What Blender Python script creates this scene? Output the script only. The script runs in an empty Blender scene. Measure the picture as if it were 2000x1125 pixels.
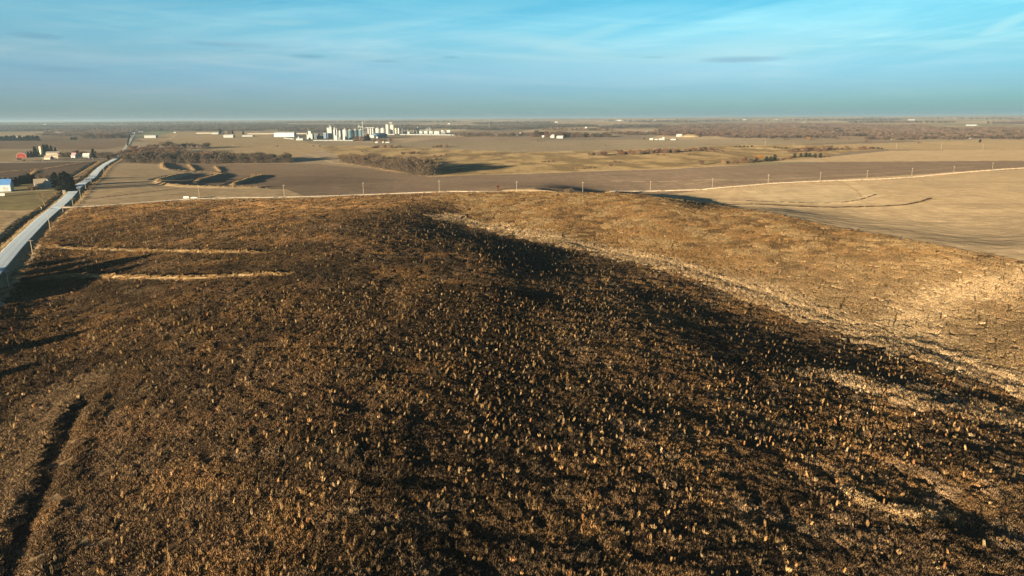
import bpy, math, random
import numpy as np
random.seed(7)
rng = np.random.default_rng(11)
C = bpy.context.scene

# ------------------------------------------------------------------ camera
F = 1334.0                       # focal length in pixels of the 2000 px wide photograph
ZC = 75.0
PITCH = math.atan((562.5 - 233.5) / F)
ROLL = math.atan(0.0062)
cp, sp = math.cos(PITCH), math.sin(PITCH)
fw = np.array([0, cp, -sp]); r0 = np.array([1.0, 0, 0]); u0 = np.array([0, sp, cp])
rt = r0 * math.cos(ROLL) - u0 * math.sin(ROLL)
up = u0 * math.cos(ROLL) + r0 * math.sin(ROLL)
cam_d = bpy.data.cameras.new('camera'); cam = bpy.data.objects.new('camera', cam_d)
C.collection.objects.link(cam); C.camera = cam
from mathutils import Matrix
cam.matrix_world = Matrix([[rt[0], up[0], -fw[0], 0], [rt[1], up[1], -fw[1], 0], [rt[2], up[2], -fw[2], ZC], [0, 0, 0, 1]])
cam_d.sensor_width = 36; cam_d.lens = 36 * F / 2000; cam_d.clip_start = 1; cam_d.clip_end = 120000

# ------------------------------------------------------------------ light
SUN_EL = math.radians(5.8)
LIGHT_AZ = math.radians(33)      # the light travels to the right and away from the camera
sun_d = bpy.data.lights.new('sun', 'SUN'); sun = bpy.data.objects.new('sun', sun_d)
C.collection.objects.link(sun)
sun_d.energy = 5.0; sun_d.angle = math.radians(0.5); sun_d.color = (1.0, 0.78, 0.50)
sdir = np.array([math.sin(LIGHT_AZ) * math.cos(SUN_EL), math.cos(LIGHT_AZ) * math.cos(SUN_EL), -math.sin(SUN_EL)])
from mathutils import Vector
sun.rotation_euler = Vector(sdir).to_track_quat('-Z', 'Y').to_euler()
C.view_settings.view_transform = 'Standard'; C.view_settings.look = 'None'
C.view_settings.gamma = 1.0; C.view_settings.exposure = 1.62

W = bpy.data.worlds.new('World'); C.world = W; W.use_nodes = True
nt = W.node_tree; nt.nodes.clear()
def N(tree, typ, **kw):
    n = tree.nodes.new(typ)
    for k, v in kw.items(): setattr(n, k, v)
    return n
def M(tree, op, a, b=None, c=None, clamp=False):
    n = tree.nodes.new('ShaderNodeMath'); n.operation = op; n.use_clamp = clamp
    for i, v in enumerate((a, b, c)):
        if v is None: continue
        if isinstance(v, (int, float)): n.inputs[i].default_value = v
        else: tree.links.new(v, n.inputs[i])
    return n.outputs[0]
def MIX(tree, fac, a, b, blend='MIX'):
    n = tree.nodes.new('ShaderNodeMix'); n.data_type = 'RGBA'; n.blend_type = blend
    for i, v in ((0, fac), (6, a), (7, b)):
        if isinstance(v, (int, float)): n.inputs[i].default_value = v
        elif isinstance(v, tuple): n.inputs[i].default_value = v if len(v) == 4 else (*v, 1)
        else: tree.links.new(v, n.inputs[i])
    return n.outputs[2]
def RAMP(tree, fac, stops, interp='LINEAR'):
    n = tree.nodes.new('ShaderNodeValToRGB'); n.color_ramp.interpolation = interp
    el = n.color_ramp.elements
    while len(el) < len(stops): el.new(0.5)
    for e, (p, c) in zip(el, stops):
        e.position = p; e.color = c if isinstance(c, tuple) and len(c) == 4 else ((*c, 1) if isinstance(c, tuple) else (c, c, c, 1))
    tree.links.new(fac, n.inputs[0]); return n.outputs[0]

def ray(px, py):
    d = fw + (px - 1000) / F * rt + (562.5 - py) / F * up
    return d / np.linalg.norm(d)
def azel(px, py):
    d = ray(px, py); return math.atan2(d[0], d[1]), math.asin(d[2])

sky = N(nt, 'ShaderNodeTexSky', sky_type='NISHITA'); sky.sun_disc = False
sky.sun_elevation = SUN_EL; sky.sun_rotation = LIGHT_AZ + math.pi
sky.altitude = 300; sky.air_density = 1.0; sky.dust_density = 1.0; sky.ozone_density = 1.5
tc = N(nt, 'ShaderNodeTexCoord')
sep = N(nt, 'ShaderNodeSeparateXYZ'); nt.links.new(tc.outputs['Generated'], sep.inputs[0])
az = M(nt, 'ARCTAN2', sep.outputs[0], sep.outputs[1])
el = M(nt, 'ARCSINE', sep.outputs[2])
# colour of the clear air by height above the horizon
elr = M(nt, 'DIVIDE', el, 0.5, clamp=True)
SKY_RAMP = [(0.0, (1, 1, 1)), (1.0, (1, 1, 1))]
tint = RAMP(nt, elr, [(0.0, (.24, .56, 1.66)), (0.03, (.225, .50, 1.30)), (0.078, (.215, .445, 1.08)), (0.165, (.235, .47, .79)), (0.236, (.23, .52, .75)), (0.316, (.15, .48, .67)), (0.5, (.12, .24, .33)), (1.0, (.10, .16, .22))])
lat = RAMP(nt, M(nt, 'MULTIPLY_ADD', az, 0.7, 0.5, clamp=True), [(0.0, (.47, .425, .43)), (.5, (.385, .385, .385)), (1.0, (.33, .38, .37))])
tint = MIX(nt, 1.0, MIX(nt, 1.0, tint, lat, 'MULTIPLY'), (2.6, 2.6, 2.6), 'MULTIPLY')
base = MIX(nt, 1.0, sky.outputs[0], tint, 'MULTIPLY')
# lateral change: greyer to the left, brighter to the right
def combine(x, y, z=0.0):
    n = nt.nodes.new('ShaderNodeCombineXYZ')
    for i, v in enumerate((x, y, z)):
        if isinstance(v, (int, float)): n.inputs[i].default_value = v
        else: nt.links.new(v, n.inputs[i])
    return n.outputs[0]
def noise(vec, scale, detail, rough=0.55, dist=0.0):
    n = N(nt, 'ShaderNodeTexNoise'); n.inputs['Scale'].default_value = scale
    n.inputs['Detail'].default_value = detail; n.inputs['Roughness'].default_value = rough
    n.inputs['Distortion'].default_value = dist
    nt.links.new(vec, n.inputs['Vector']); return n.outputs[0]
# thin high cirrus
sk = M(nt, 'MULTIPLY_ADD', az, 0.06, el)
n1 = noise(combine(M(nt, 'MULTIPLY', az, 2.4), M(nt, 'MULTIPLY', M(nt, 'MULTIPLY_ADD', az, -0.10, el), 26.0), 3.1), 1.0, 7, 0.62, 0.5)
n2 = noise(combine(M(nt, 'MULTIPLY', az, 5.0), M(nt, 'MULTIPLY', M(nt, 'MULTIPLY_ADD', az, 0.05, el), 70.0), 8.4), 1.0, 6, 0.6, 0.4)
n3 = noise(combine(M(nt, 'MULTIPLY', az, 1.2), M(nt, 'MULTIPLY', el, 9.0), 1.7), 1.0, 3, 0.5, 0.2)
cir = M(nt, 'MULTIPLY', RAMP(nt, n1, [(0.40, 0.0), (0.66, 1.0)]), RAMP(nt, n3, [(0.35, 0.15), (0.6, 1.0)]))
cir2 = RAMP(nt, n2, [(0.46, 0.0), (0.72, 1.0)])
cfac = M(nt, 'ADD', M(nt, 'MULTIPLY', cir, 1.0), M(nt, 'MULTIPLY', cir2, 0.48), clamp=True)
band = RAMP(nt, M(nt, 'MULTIPLY', el, 5.0, clamp=True), [(0.0, 0.15), (0.25, 0.35), (0.48, 1.0), (0.72, 0.75), (1.0, 0.5)])
cfac = M(nt, 'MULTIPLY', cfac, band)
veil = RAMP(nt, M(nt, 'MULTIPLY', el, 5.0, clamp=True), [(0.0, 0.0), (0.3, 0.12), (0.5, 0.30), (0.65, 0.10), (0.8, 0.0)])
cfac = M(nt, 'ADD', cfac, M(nt, 'MULTIPLY', veil, n3), clamp=True)
lum = N(nt, 'ShaderNodeMix', data_type='RGBA', blend_type='MIX')
cloud_col = MIX(nt, 1.0, base, (2.0, 1.28, 1.12), 'MULTIPLY')
col = MIX(nt, cfac, base, cloud_col)
# individual streaks: bright wisps and small grey lens clouds
def streak(px, py, length, height, slope, tex=0.5):
    a0, e0 = azel(px, py); a1, e1 = azel(px + length / 2, py - slope * length / 2)
    ang = math.atan2(e1 - e0, a1 - a0); ca, sa = math.cos(ang), math.sin(ang)
    L = math.hypot(e1 - e0, a1 - a0); hh = height / F
    du = M(nt, 'SUBTRACT', az, a0); dv = M(nt, 'SUBTRACT', el, e0)
    wob = M(nt, 'MULTIPLY', M(nt, 'SUBTRACT', n2, 0.5), hh * tex * 2)
    dv = M(nt, 'ADD', dv, wob)
    s = M(nt, 'DIVIDE', M(nt, 'ADD', M(nt, 'MULTIPLY', du, ca), M(nt, 'MULTIPLY', dv, sa)), L)
    t = M(nt, 'DIVIDE', M(nt, 'SUBTRACT', M(nt, 'MULTIPLY', dv, ca), M(nt, 'MULTIPLY', du, sa)), hh)
    d = M(nt, 'ADD', M(nt, 'MULTIPLY', s, s), M(nt, 'MULTIPLY', t, t))
    return M(nt, 'SUBTRACT', 1.0, d, clamp=True)
bright = [(560, 44, 130, 7, 0.0, .6), (330, 10, 420, 6, .05, .45), (1160, 68, 260, 12, .28, .5), (1000, 78, 320, 16, -.05, .5), (1560, 75, 560, 26, .15, .45),
          (1970, 45, 140, 9, .42, .8), (1100, 92, 260, 12, -.12, .45), (760, 52, 200, 8, .12, .3), (950, 14, 300, 14, .1, .4), (1420, 100, 400, 26, .08, .35),
          (1200, 50, 60, 4, 0, .4), (1460, 52, 70, 4, 0, .4), (1590, 48, 40, 3, 0, .4), (620, 63, 180, 5, 0, .3), (100, 50, 220, 10, -.03, .25), (1250, 130, 900, 40, .02, .25)]
for px, py, L, h, s, w in bright:
    col = MIX(nt, M(nt, 'MULTIPLY', streak(px, py, L, h, s, 0.6), w * 0.95), col, MIX(nt, 1.0, base, (2.0, 1.22, 1.05), 'MULTIPLY'))
dark = [(1448, 116, 200, 6.5, .03, .85), (600, 110, 82, 4, -.04, .55), (450, 87, 220, 6, -.05, .42), (68, 70, 125, 6, -.08, .48), (752, 119.5, 75, 3.5, -.03, .45),
        (881, 112, 42, 3, -.02, .5), (110, 135, 220, 7, -.05, .3), (1275, 112, 60, 3, 0, .3), (460, 98, 50, 2, 0, .3)]
for px, py, L, h, s, w in dark:
    col = MIX(nt, M(nt, 'MULTIPLY', streak(px, py, L, h, s, 0.25), w), col, MIX(nt, 1.0, col, (0.66, 0.70, 0.78), 'MULTIPLY'))
bg = N(nt, 'ShaderNodeBackground'); bg.inputs[1].default_value = 0.11
nt.links.new(col, bg.inputs[0])
wo = N(nt, 'ShaderNodeOutputWorld'); nt.links.new(bg.outputs[0], wo.inputs[0])

# ------------------------------------------------------------------ numpy helpers
def vhash(ix, iy, seed):
    n = (ix.astype(np.int64) * 374761393 + iy.astype(np.int64) * 668265263 + seed * 1442695041) & 0xffffffff
    n = ((n ^ (n >> 13)) * 1274126177) & 0xffffffff
    n = n ^ (n >> 16)
    return (n & 0xffffff) / float(0xffffff)
def vnoise(x, y, seed=0):
    x = np.asarray(x, float); y = np.asarray(y, float)
    ix = np.floor(x); iy = np.floor(y); fx = x - ix; fy = y - iy
    fx = fx * fx * (3 - 2 * fx); fy = fy * fy * (3 - 2 * fy)
    a = vhash(ix, iy, seed); b = vhash(ix + 1, iy, seed); c = vhash(ix, iy + 1, seed); d = vhash(ix + 1, iy + 1, seed)
    return (a * (1 - fx) + b * fx) * (1 - fy) + (c * (1 - fx) + d * fx) * fy
def fbm(x, y, octaves=4, seed=0):
    s = 0; a = 1; t = 0
    for o in range(octaves):
        s = s + a * vnoise(x, y, seed + o * 17); t += a; a *= 0.5; x = x * 2.03 + 5.1; y = y * 2.03 + 1.7
    return s / t
def smooth(a, b, x):
    t = np.clip((x - a) / (b - a), 0, 1); return t * t * (3 - 2 * t)
def on_plane(px, py, z):
    d = ray(px, py); t = (z - ZC) / d[2]; return d[0] * t, d[1] * t

# ------------------------------------------------------------------ the lie of the land
def hor(px): return 233.5 - 0.0062 * (px - 1000)
ctrl = [
 (0,1125,0),(400,1125,3),(900,1125,4),(1400,1125,1),(2000,1125,-5),
 (0,900,0),(330,900,3.5),(700,900,6),(1200,900,2.4),(1600,900,-2.6),(2000,900,-6.6),
 (0,700,1),(300,700,4.6),(600,700,6.2),(1000,700,3.6),(1400,700,-2.4),(1750,700,-7.4),(2000,670,-8),
 (2000,750,-10.4),(1700,650,-9.4),(1450,565,-8.2),(1200,497,-5.6),(1000,450,-3),(900,430,-.5),
 (1400,480,-3),(1700,560,-7),(1950,610,-8),
 (2000,510,0),(1850,482,0.5),(1700,455,1),(1500,415,3.2),(1300,388,6.5),(1200,377.5,7.2),(1100,372.5,7.5),(980,374,6),(880,380,4.5),(1000,400,4),(1200,430,1),
 (600,430,6),(800,400,5.5),(600,396,2),(300,420,3),(180,430,1),(130,480,-1),(60,560,-4),(0,600,-3),
 (300,480,1),(500,500,4),(300,560,2),(700,520,6),(800,600,5.8),(1000,560,3.2),(950,500,3.4),(1200,560,-2.2),(780,440,4.2),
 (128,403,0),(300,394,0),(600,385,0),(830,376,-1),(1170,376.5,-2),(1400,367,-2),(1600,353,-2),(1800,344,-2),(2000,328,-2),
 (0,517,-1),(60,450,-1),(100,418,0),(154,363,-1),(192,332,-4),(224,312,-8),(242,295,-6),(258,272,0),
 (1500,402,-3.5),(1700,430,-3.5),(1900,460,-3.5),(2000,440,-2),(1800,400,-2),
 (300,370,-1),(320,350,-5),(400,345,-8),(600,342,-9),(600,325,-13),(450,325,-13),(260,325,-7),(800,345,-9),(900,360,-4),(1000,350,-5),(1200,350,-4),
 (300,318,-10),(570,318,-13),(600,290,-6),(900,310,-8),(1200,310,-7),(1500,300,-6),(1800,300,-3),(2000,290,0),
 (700,273,0),(550,273,0),(400,275,0),(1000,270,3),(1400,270,3),(1800,272,3),(2000,272,3),
 (0,400,0),(60,390,0),(0,370,-1),(100,352,-3),(0,345,-5),(0,315,-5),(100,310,-5),(150,285,-2),(50,272,2),
 (1300,383,-5),(1400,391.5,-5.5),(1220,378.7,-4),(1500,400,-5),(1600,415,-4),
 (-250,700,0),(-250,1125,-2),(-250,520,-4),(-250,400,0),(2250,1125,-8),(2250,800,-11.5),(2250,600,-7),(2250,480,-3),(2250,350,-2),
]
for px in (-300, 0, 250, 500, 750, 1000, 1250, 1500, 1750, 2000, 2300):
    k = math.sin(px * 0.013) * 2
    ctrl += [(px, hor(px) + 20, 8 + k), (px, hor(px) + 12, 20 - k), (px, hor(px) + 7.5, 32 + k), (px, hor(px) + 4.5, 40 - k), (px, hor(px) + 2.4, 54)]
for px, yy, z in ((0, 1700, 0), (1000, 1700, 3), (2000, 1700, -8)): ctrl.append((px, yy, z))
AS = 3.0
cw = []
for px, py, z in ctrl:
    x, y = on_plane(px, py, z); cw.append((math.atan2(x, y) * AS, math.log(math.hypot(x, y)), z))
cw = np.array(cw)
def kern(r2): return np.sqrt(r2 + 0.04)
KK = kern((cw[:, None, 0] - cw[None, :, 0]) ** 2 + (cw[:, None, 1] - cw[None, :, 1]) ** 2)
wts = np.linalg.solve(KK + np.eye(len(cw)) * -1e-3, cw[:, 2] - cw[:, 2].mean())
def base_h(x, y):
    x = np.asarray(x, float); y = np.asarray(y, float)
    shp = x.shape; x = x.ravel(); y = y.ravel()
    a = np.clip(np.arctan2(x, y), -0.80, 0.80) * AS; L = np.log(np.clip(np.hypot(x, y), 60, 26000))
    out = np.empty(len(x))
    for i in range(0, len(x), 50000):
        s = slice(i, i + 50000)
        r2 = (a[s, None] - cw[None, :, 0]) ** 2 + (L[s, None] - cw[None, :, 1]) ** 2
        out[s] = kern(r2) @ wts
    return (out + cw[:, 2].mean()).reshape(shp)
def march(px, py, hf, near=60, far=26000):
    d = ray(px, py)
    t = np.exp(np.linspace(math.log(near), math.log(far), 900))
    z = ZC + d[2] * t; g = hf(d[0] * t, d[1] * t)
    k = np.argmax(z < g)
    if not (z < g).any(): k = len(t) - 1
    a, b = t[max(k - 1, 0)], t[k]
    tt = np.linspace(a, b, 24); zz = ZC + d[2] * tt; gg = hf(d[0] * tt, d[1] * tt)
    k = np.argmax(zz < gg) if (zz < gg).any() else 23
    return d[0] * tt[k], d[1] * tt[k]
def W0(pts):            # photo points -> ground points on the bare land
    return np.array([march(a, b, base_h) for a, b in pts])
def seg_dist(x, y, P, param=False):
    best = np.full(x.shape, 1e18); bt = np.zeros(x.shape); side = np.zeros(x.shape)
    acc = 0; n = len(P) - 1
    for i in range(n):
        ax, ay = P[i]; bx, by = P[i + 1]; dx, dy = bx - ax, by - ay; L2 = dx * dx + dy * dy + 1e-9
        t = np.clip(((x - ax) * dx + (y - ay) * dy) / L2, 0, 1)
        ex, ey = x - ax - t * dx, y - ay - t * dy
        d2 = ex * ex + ey * ey; m = d2 < best
        best = np.where(m, d2, best); bt = np.where(m, (i + t) / n, bt)
        side = np.where(m, np.sign(dx * ey - dy * ex), side)
    return np.sqrt(best), bt, side
def catmull(P, k=6):
    P = np.asarray(P, float); Q = np.vstack([2 * P[0] - P[1], P, 2 * P[-1] - P[-2]]); out = []
    for i in range(1, len(Q) - 2):
        for j in range(k):
            t = j / k
            out.append(0.5 * ((2 * Q[i]) + (-Q[i - 1] + Q[i + 1]) * t + (2 * Q[i - 1] - 5 * Q[i] + 4 * Q[i + 1] - Q[i + 2]) * t * t + (-Q[i - 1] + 3 * Q[i] - 3 * Q[i + 1] + Q[i + 2]) * t ** 3))
    out.append(P[-1]); return np.array(out)
def inpoly(x, y, P):
    c = np.zeros(x.shape, bool); n = len(P)
    for i in range(n):
        x1, y1 = P[i]; x2, y2 = P[(i + 1) % n]
        m = ((y1 > y) != (y2 > y)) & (x < (x2 - x1) * (y - y1) / (y2 - y1 + 1e-12) + x1)
        c ^= m
    return c
def local(x, y, P, pad):
    P = np.asarray(P); return (x > P[:, 0].min() - pad) & (x < P[:, 0].max() + pad) & (y > P[:, 1].min() - pad) & (y < P[:, 1].max() + pad)

MAIN = catmull(W0([(-180,660),(-60,575),(-2,517),(40,471),(80,431),(118,399),(138,380),(154,363),(180,346),(192,332),(208,319.5),(224,311),(235,303)]), 5)
MAIN2 = W0([(235,303),(243,294),(251,282),(257,272),(262,263),(266,257)])
SIDE = catmull(W0([(118,404),(140,404.5),(200,401),(300,393.5),(374,388.5),(460,386),(556,384.6),(640,382.5),(710,380),(830,376.2),(880,375)]), 3)
A1 = W0([(1172,377),(1200,376),(1300,373),(1370,369.6),(1390,368),(1460,362),(1520,357.3),(1600,353.6),(1700,350),(1780,345.6),(1860,338),(1938,332),(2000,328),(2200,318)])
SIDE = np.vstack([SIDE, catmull(np.vstack([SIDE[-1:], A1]), 3)[1:]])
TRACK = W0([(-60,378),(20,376),(66,373),(100,371.5),(138,368)])
LANE = W0([(-60,318),(40,317),(120,316),(180,315),(222,312)])
# terraces: raised grass-backed banks.  (pixels, height, half width)
berms_px = [
 ([(92,483),(135,486.5),(200,489),(300,491),(400,494),(520,495)], 1.3, 1.5),
 ([(75,549),(110,544),(150,541),(220,543),(300,544),(380,545),(470,540),(565,536)], 1.3, 1.5),
 ([(306,354),(320,360),(350,363.5),(400,366),(460,367.5),(520,367)], 2.6, 4.5),
 ([(308,352),(325,348),(345,343),(372,339)], 2.4, 4.5),
 ([(382,358),(390,353),(405,348),(425,342),(437,340)], 2.4, 4.5),
 ([(454,361),(470,355),(495,347),(518,342)], 2.4, 4.5),
 ([(318,317),(322,329),(350,333),(400,336),(437,340)], 1.6, 4.0),
 ([(368,321),(380,333)], 1.5, 3.5), ([(420,325),(431,335)], 1.5, 3.5),
 ([(490,341.5),(518,342)], 1.5, 3.0),
 ([(1335,391),(1400,392.5),(1500,395.5),(1600,399),(1640,398),(1685,391),(1716,380)], .7, 3.0),
 ([(1250,388),(1350,396),(1450,401),(1560,405),(1640,407),(1700,405.5),(1760,403),(1800,396),(1826,388)], .7, 2.6),
 ([(60,343),(66,337),(72,334)], 1.2, 4.0),
 ([(0,336),(40,333),(90,329),(135,322),(160,318)], .8, 3.5),
 ([(240,300),(300,298)], .1, 3.0),
]
BERMS = [(catmull(W0(p), 4), h, w) for p, h, w in berms_px]
GULLY = catmull(W0([(190,760),(150,800),(120,860),(95,930),(60,1010),(30,1090),(0,1180)]), 4)
VALLEY = catmull(W0([(880,425),(960,445),(1100,472),(1250,504),(1400,545),(1550,597),(1700,650),(1850,702),(2050,772),(2250,850),(2700,1010),(3200,1180)]), 4)
BOWLS = [(1700,925,13,-.22),(1800,940,12,-.28),(1040,575,14,-.9),(700,790,6,-.9),(1900,1010,12,-1.2),(770,725,7,-.8),(1310,790,16,-.8)]
BOWLS = [(*W0([(a, b)])[0], r, d) for a, b, r, d in BOWLS]
RIM = catmull(W0([(1648,955),(1680,978),(1720,995),(1770,1003),(1845,996)]), 4)
CRESTL = W0([(1040,374),(1100,373.6),(1200,378.5),(1300,389),(1400,402),(1500,417),(1700,457),(1850,484)]) * 1.012
DITCHP = [catmull(W0(p), 4) for p in ([(-30,488),(10,463),(45,432),(75,415),(100,404)], [(125,352),(150,338),(172,325),(190,314)])]
def road_z(P):
    z = base_h(P[:, 0], P[:, 1]); k = np.ones(5) / 5
    return np.convolve(np.pad(z, 2, mode='edge'), k, 'valid')
MAINZ, MAIN2Z, SIDEZ = road_z(MAIN), road_z(MAIN2), road_z(SIDE)

def height(x, y):
    x = np.asarray(x, float); y = np.asarray(y, float)
    h = base_h(x, y); D = np.hypot(x, y)
    def sub(P, pad): m = local(x, y, P, pad); return m
    h = h + (fbm(x / 60, y / 60, 4, 3) - .5) * 1.3 * smooth(1500, 400, D) + (fbm(x / 9, y / 9, 3, 9) - .5) * .62 * smooth(900, 640, D) * (.48 + .52 * smooth(330, 480, D))
    h = h + (fbm(x / 1400, y / 1400, 4, 21) - .5) * 22 * smooth(3500, 9000, D)
    for P, hh, w in BERMS:
        m = sub(P, w * 4)
        if m.any():
            d, t, s = seg_dist(x[m], y[m], P)
            ends = smooth(0, .06, t) * smooth(1, .94, t)
            h[m] += hh * np.exp(-(d / w) ** 2) * ends - .35 * hh * np.exp(-((d - w * 1.9) / w) ** 2) * ends * (s > 0)
    for k, sg, S in ((2, 1, 1.2), (3, -1, 1.3), (4, -1, 1.3), (5, -1, 1.3), (6, 1, 1.0)):
        P = BERMS[k][0]; m = sub(P, 110)
        if m.any():
            d, t, s = seg_dist(x[m], y[m], P); e_ = smooth(0, .15, t) * smooth(1, .85, t)
            h[m] -= S * e_ * (s == sg) * smooth(0, 8, d) * np.exp(-(d / 62) ** 1.5) * (.75 + .5 * vnoise(x[m] / 12, y[m] / 12, 6))
    m = sub(CRESTL, 90)
    if m.any():
        d, t, s = seg_dist(x[m], y[m], CRESTL); h[m] -= (s > 0) * 2.5 * np.exp(-((d - 26) / 24) ** 2) * smooth(0, .12, t) * (1 - smooth(.2, .45, t)) * smooth(1, .9, t)
    for P, dep, w in ((GULLY, -.8, 2.4), (VALLEY, -.38, 3.4)):
        m = sub(P, 14)
        if m.any():
            d, t, s = seg_dist(x[m], y[m], P)
            h[m] += dep * np.exp(-(d / w) ** 2) * smooth(0, .1, t) * (0.7 + .6 * vnoise(x[m] / 5, y[m] / 5, 4))
    m = sub(GULLY, 14)
    if m.any():
        d, t, s = seg_dist(x[m], y[m], GULLY); h[m] += 0.45 * np.exp(-((d - 4.0) / 2.5) ** 2) * smooth(0, .15, t)
    m = sub(RIM, 8)
    if m.any():
        d, t, s = seg_dist(x[m], y[m], RIM); h[m] += .28 * (.5 + vnoise(x[m] / 3, y[m] / 3, 8)) * np.exp(-(d / 1.6) ** 2) * smooth(0, .1, t) * smooth(1, .9, t)
    for bx, by, r, dep in BOWLS:
        d2 = (x - bx) ** 2 + (y - by) ** 2; h = h + dep * np.exp(-d2 / (r * r) * 2)
    for P in DITCHP:
        m = sub(P, 14)
        if m.any():
            d, t, s = seg_dist(x[m], y[m], P); h[m] += -2.2 * np.exp(-(d / 3.0) ** 2) * smooth(0, .05, t) * smooth(1, .95, t)
    for P, Z, hw, dit in ((MAIN, MAINZ, 5.6, -1.9), (MAIN2, MAIN2Z, 6, -.4), (SIDE, SIDEZ, 3.8, -.7)):
        m = sub(P, 30)
        if m.any():
            d, t, s = seg_dist(x[m], y[m], P)
            zc = np.interp(t * (len(P) - 1), np.arange(len(P)), Z)
            w = smooth(hw + 9, hw, d)
            hb = h[m] * (1 - w) + zc * w
            hb += dit * np.exp(-((d - hw - 4.2) / 2.2) ** 2) * (0.55 if hw > 4 else 1)
            h[m] = hb
    return h

# ------------------------------------------------------------------ polar ground grid
Ds = [40.0]
while Ds[-1] < 27000:
    D = Ds[-1]; Ds.append(D + (max(0.34, D * D / (ZC * F) * 0.72) if D > 95 else 4.0))
Ds = np.array(Ds)
core = np.radians(np.arange(-43, 43.001, 0.085)); side_l = np.radians(np.concatenate([np.arange(-88, -58, 1.5), np.arange(-58, -43.1, .3)])); side_r = np.radians(np.concatenate([np.arange(43.3, 58, .3), np.arange(58, 89, 1.5)]))
AZ = np.concatenate([side_l, core, side_r])
nr, nc = len(Ds), len(AZ)
GX = Ds[:, None] * np.sin(AZ)[None, :]; GY = Ds[:, None] * np.cos(AZ)[None, :]
GZ = height(GX.ravel(), GY.ravel()).reshape(nr, nc)
print('grid', nr, nc)
def H(x, y):            # height of the built ground mesh
    x = np.asarray(x, float); y = np.asarray(y, float)
    D = np.clip(np.hypot(x, y), Ds[0], Ds[-1] - 1); a = np.clip(np.arctan2(x, y), AZ[0], AZ[-1] - 1e-6)
    i = np.clip(np.searchsorted(Ds, D, side='right') - 1, 0, nr - 2); j = np.clip(np.searchsorted(AZ, a, side='right') - 1, 0, nc - 2)
    fi = (D - Ds[i]) / (Ds[i + 1] - Ds[i]); fj = (a - AZ[j]) / (AZ[j + 1] - AZ[j])
    return (GZ[i, j] * (1 - fi) + GZ[i + 1, j] * fi) * (1 - fj) + (GZ[i, j + 1] * (1 - fi) + GZ[i + 1, j + 1] * fi) * fj
def G(px, py):          # photo point -> point on the built ground
    x, y = march(px, py, H); return float(x), float(y), float(H(x, y))
def Wg(pts): return np.array([G(a, b)[:2] for a, b in pts])
def scale_at(x, y, z):  # metres per photo pixel at that point
    return float(np.dot(np.array([x, y, z - ZC]), fw)) / F

# ------------------------------------------------------------------ land cover (base colours)
TAN = (.445, .335, .205); TAN2 = (.37, .28, .165); BROWN = (.235, .17, .115); MAUVE = (.235, .175, .125); GOLD = (.31, .225, .115); DARK = (.155, .115, .085)
GREYTAN = (.27, .22, .15); LAWN = (.26, .22, .115); SOIL = (.070, .046, .026); GOLDSOIL = (.25, .15, .07); CREAM = (.50, .40, .26)
gx, gy = GX.ravel(), GY.ravel(); gD = np.hypot(gx, gy)
col_g = np.empty((nr * nc, 3)); col_g[:] = TAN
# distant patchwork of quarter sections
ca, sa = math.cos(0.2), math.sin(0.2)
wx = gx * ca - gy * sa; wy = gx * sa + gy * ca
cxi = np.floor(wx / 420 + 0.15 * np.sin(wy / 900)); cyi = np.floor(wy / 800)
hsh = vhash(cxi, cyi, 5)
pal = np.array([(.32, .25, .17), (.26, .20, .145), (.36, .28, .19), (.21, .17, .13), (.33, .245, .155), (.25, .22, .145), (.38, .31, .21)])
far = gD > 1250
col_g[far] = pal[(hsh[far] * 6.99).astype(int)]
def paint(px_poly, color, soft=0, world=None):
    P = Wg(px_poly) if world is None else world
    m0 = local(gx, gy, P, 12)
    jx = (fbm(gx[m0] / 7, gy[m0] / 7, 2, 31) - .5) * 5 * soft; jy = (fbm(gx[m0] / 7, gy[m0] / 7, 2, 32) - .5) * 5 * soft
    m = np.zeros(len(gx), bool); m[np.where(m0)[0]] = inpoly(gx[m0] + jx, gy[m0] + jy, P)
    col_g[m] = color; return P
def paint_line(P, w, color, jit=.5, strength=1.0, t0=0):
    m0 = local(gx, gy, P, w * 2 + 4); idx = np.where(m0)[0]
    if not len(idx): return
    d, t, s = seg_dist(gx[idx], gy[idx], P)
    d = d + (fbm(gx[idx] / 4, gy[idx] / 4, 3, 41) - .5) * w * 2 * jit
    k = smooth(w, w * .75, d)[:, None] * strength
    col_g[idx] = col_g[idx] * (1 - k) + np.array(color) * k

def offset_(P, o):
    tx, ty = np.gradient(P[:, 0]), np.gradient(P[:, 1]); ln = np.hypot(tx, ty); return np.stack([P[:, 0] - ty / ln * o, P[:, 1] + tx / ln * o], 1)
# broad areas, far to near
paint([(-200,290),(-200,262),(60,262),(250,268),(246,285),(200,292)], BROWN)
paint([(-200,262),(0,259),(80,259),(80,267),(-200,270)], TAN2)
paint([(-200,300),(-200,295),(35,295),(38,301),(20,316),(-200,316)], TAN2)
paint([(270,272),(290,262),(340,258),(420,256),(520,262),(600,276),(640,290),(560,312),(480,305),(410,296),(300,284)], TAN2)
paint([(280,252),(345,251),(340,258),(300,268),(276,270)], (.22, .23, .14))
paint([(590,277),(760,278),(1300,272),(1500,272),(1620,272),(1700,276),(1500,284),(1240,292),(1000,297),(880,293),(760,288),(640,286)], GREYTAN)
MEADOW = paint([(620,286),(700,284),(900,292),(1000,297),(1100,296),(1300,290),(1450,283),(1600,283),(1740,291),(1660,297),(1600,306),(1440,322),(1300,330),(1100,335),(960,340),(862,345),(840,340),(700,318),(650,300)], GOLD, 1)
paint([(1600,283),(2200,270),(2200,290),(1900,293),(1740,292)], TAN2)
paint([(1740,294),(2200,292),(2200,315),(1900,315),(1500,316),(1620,306)], TAN)
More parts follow.
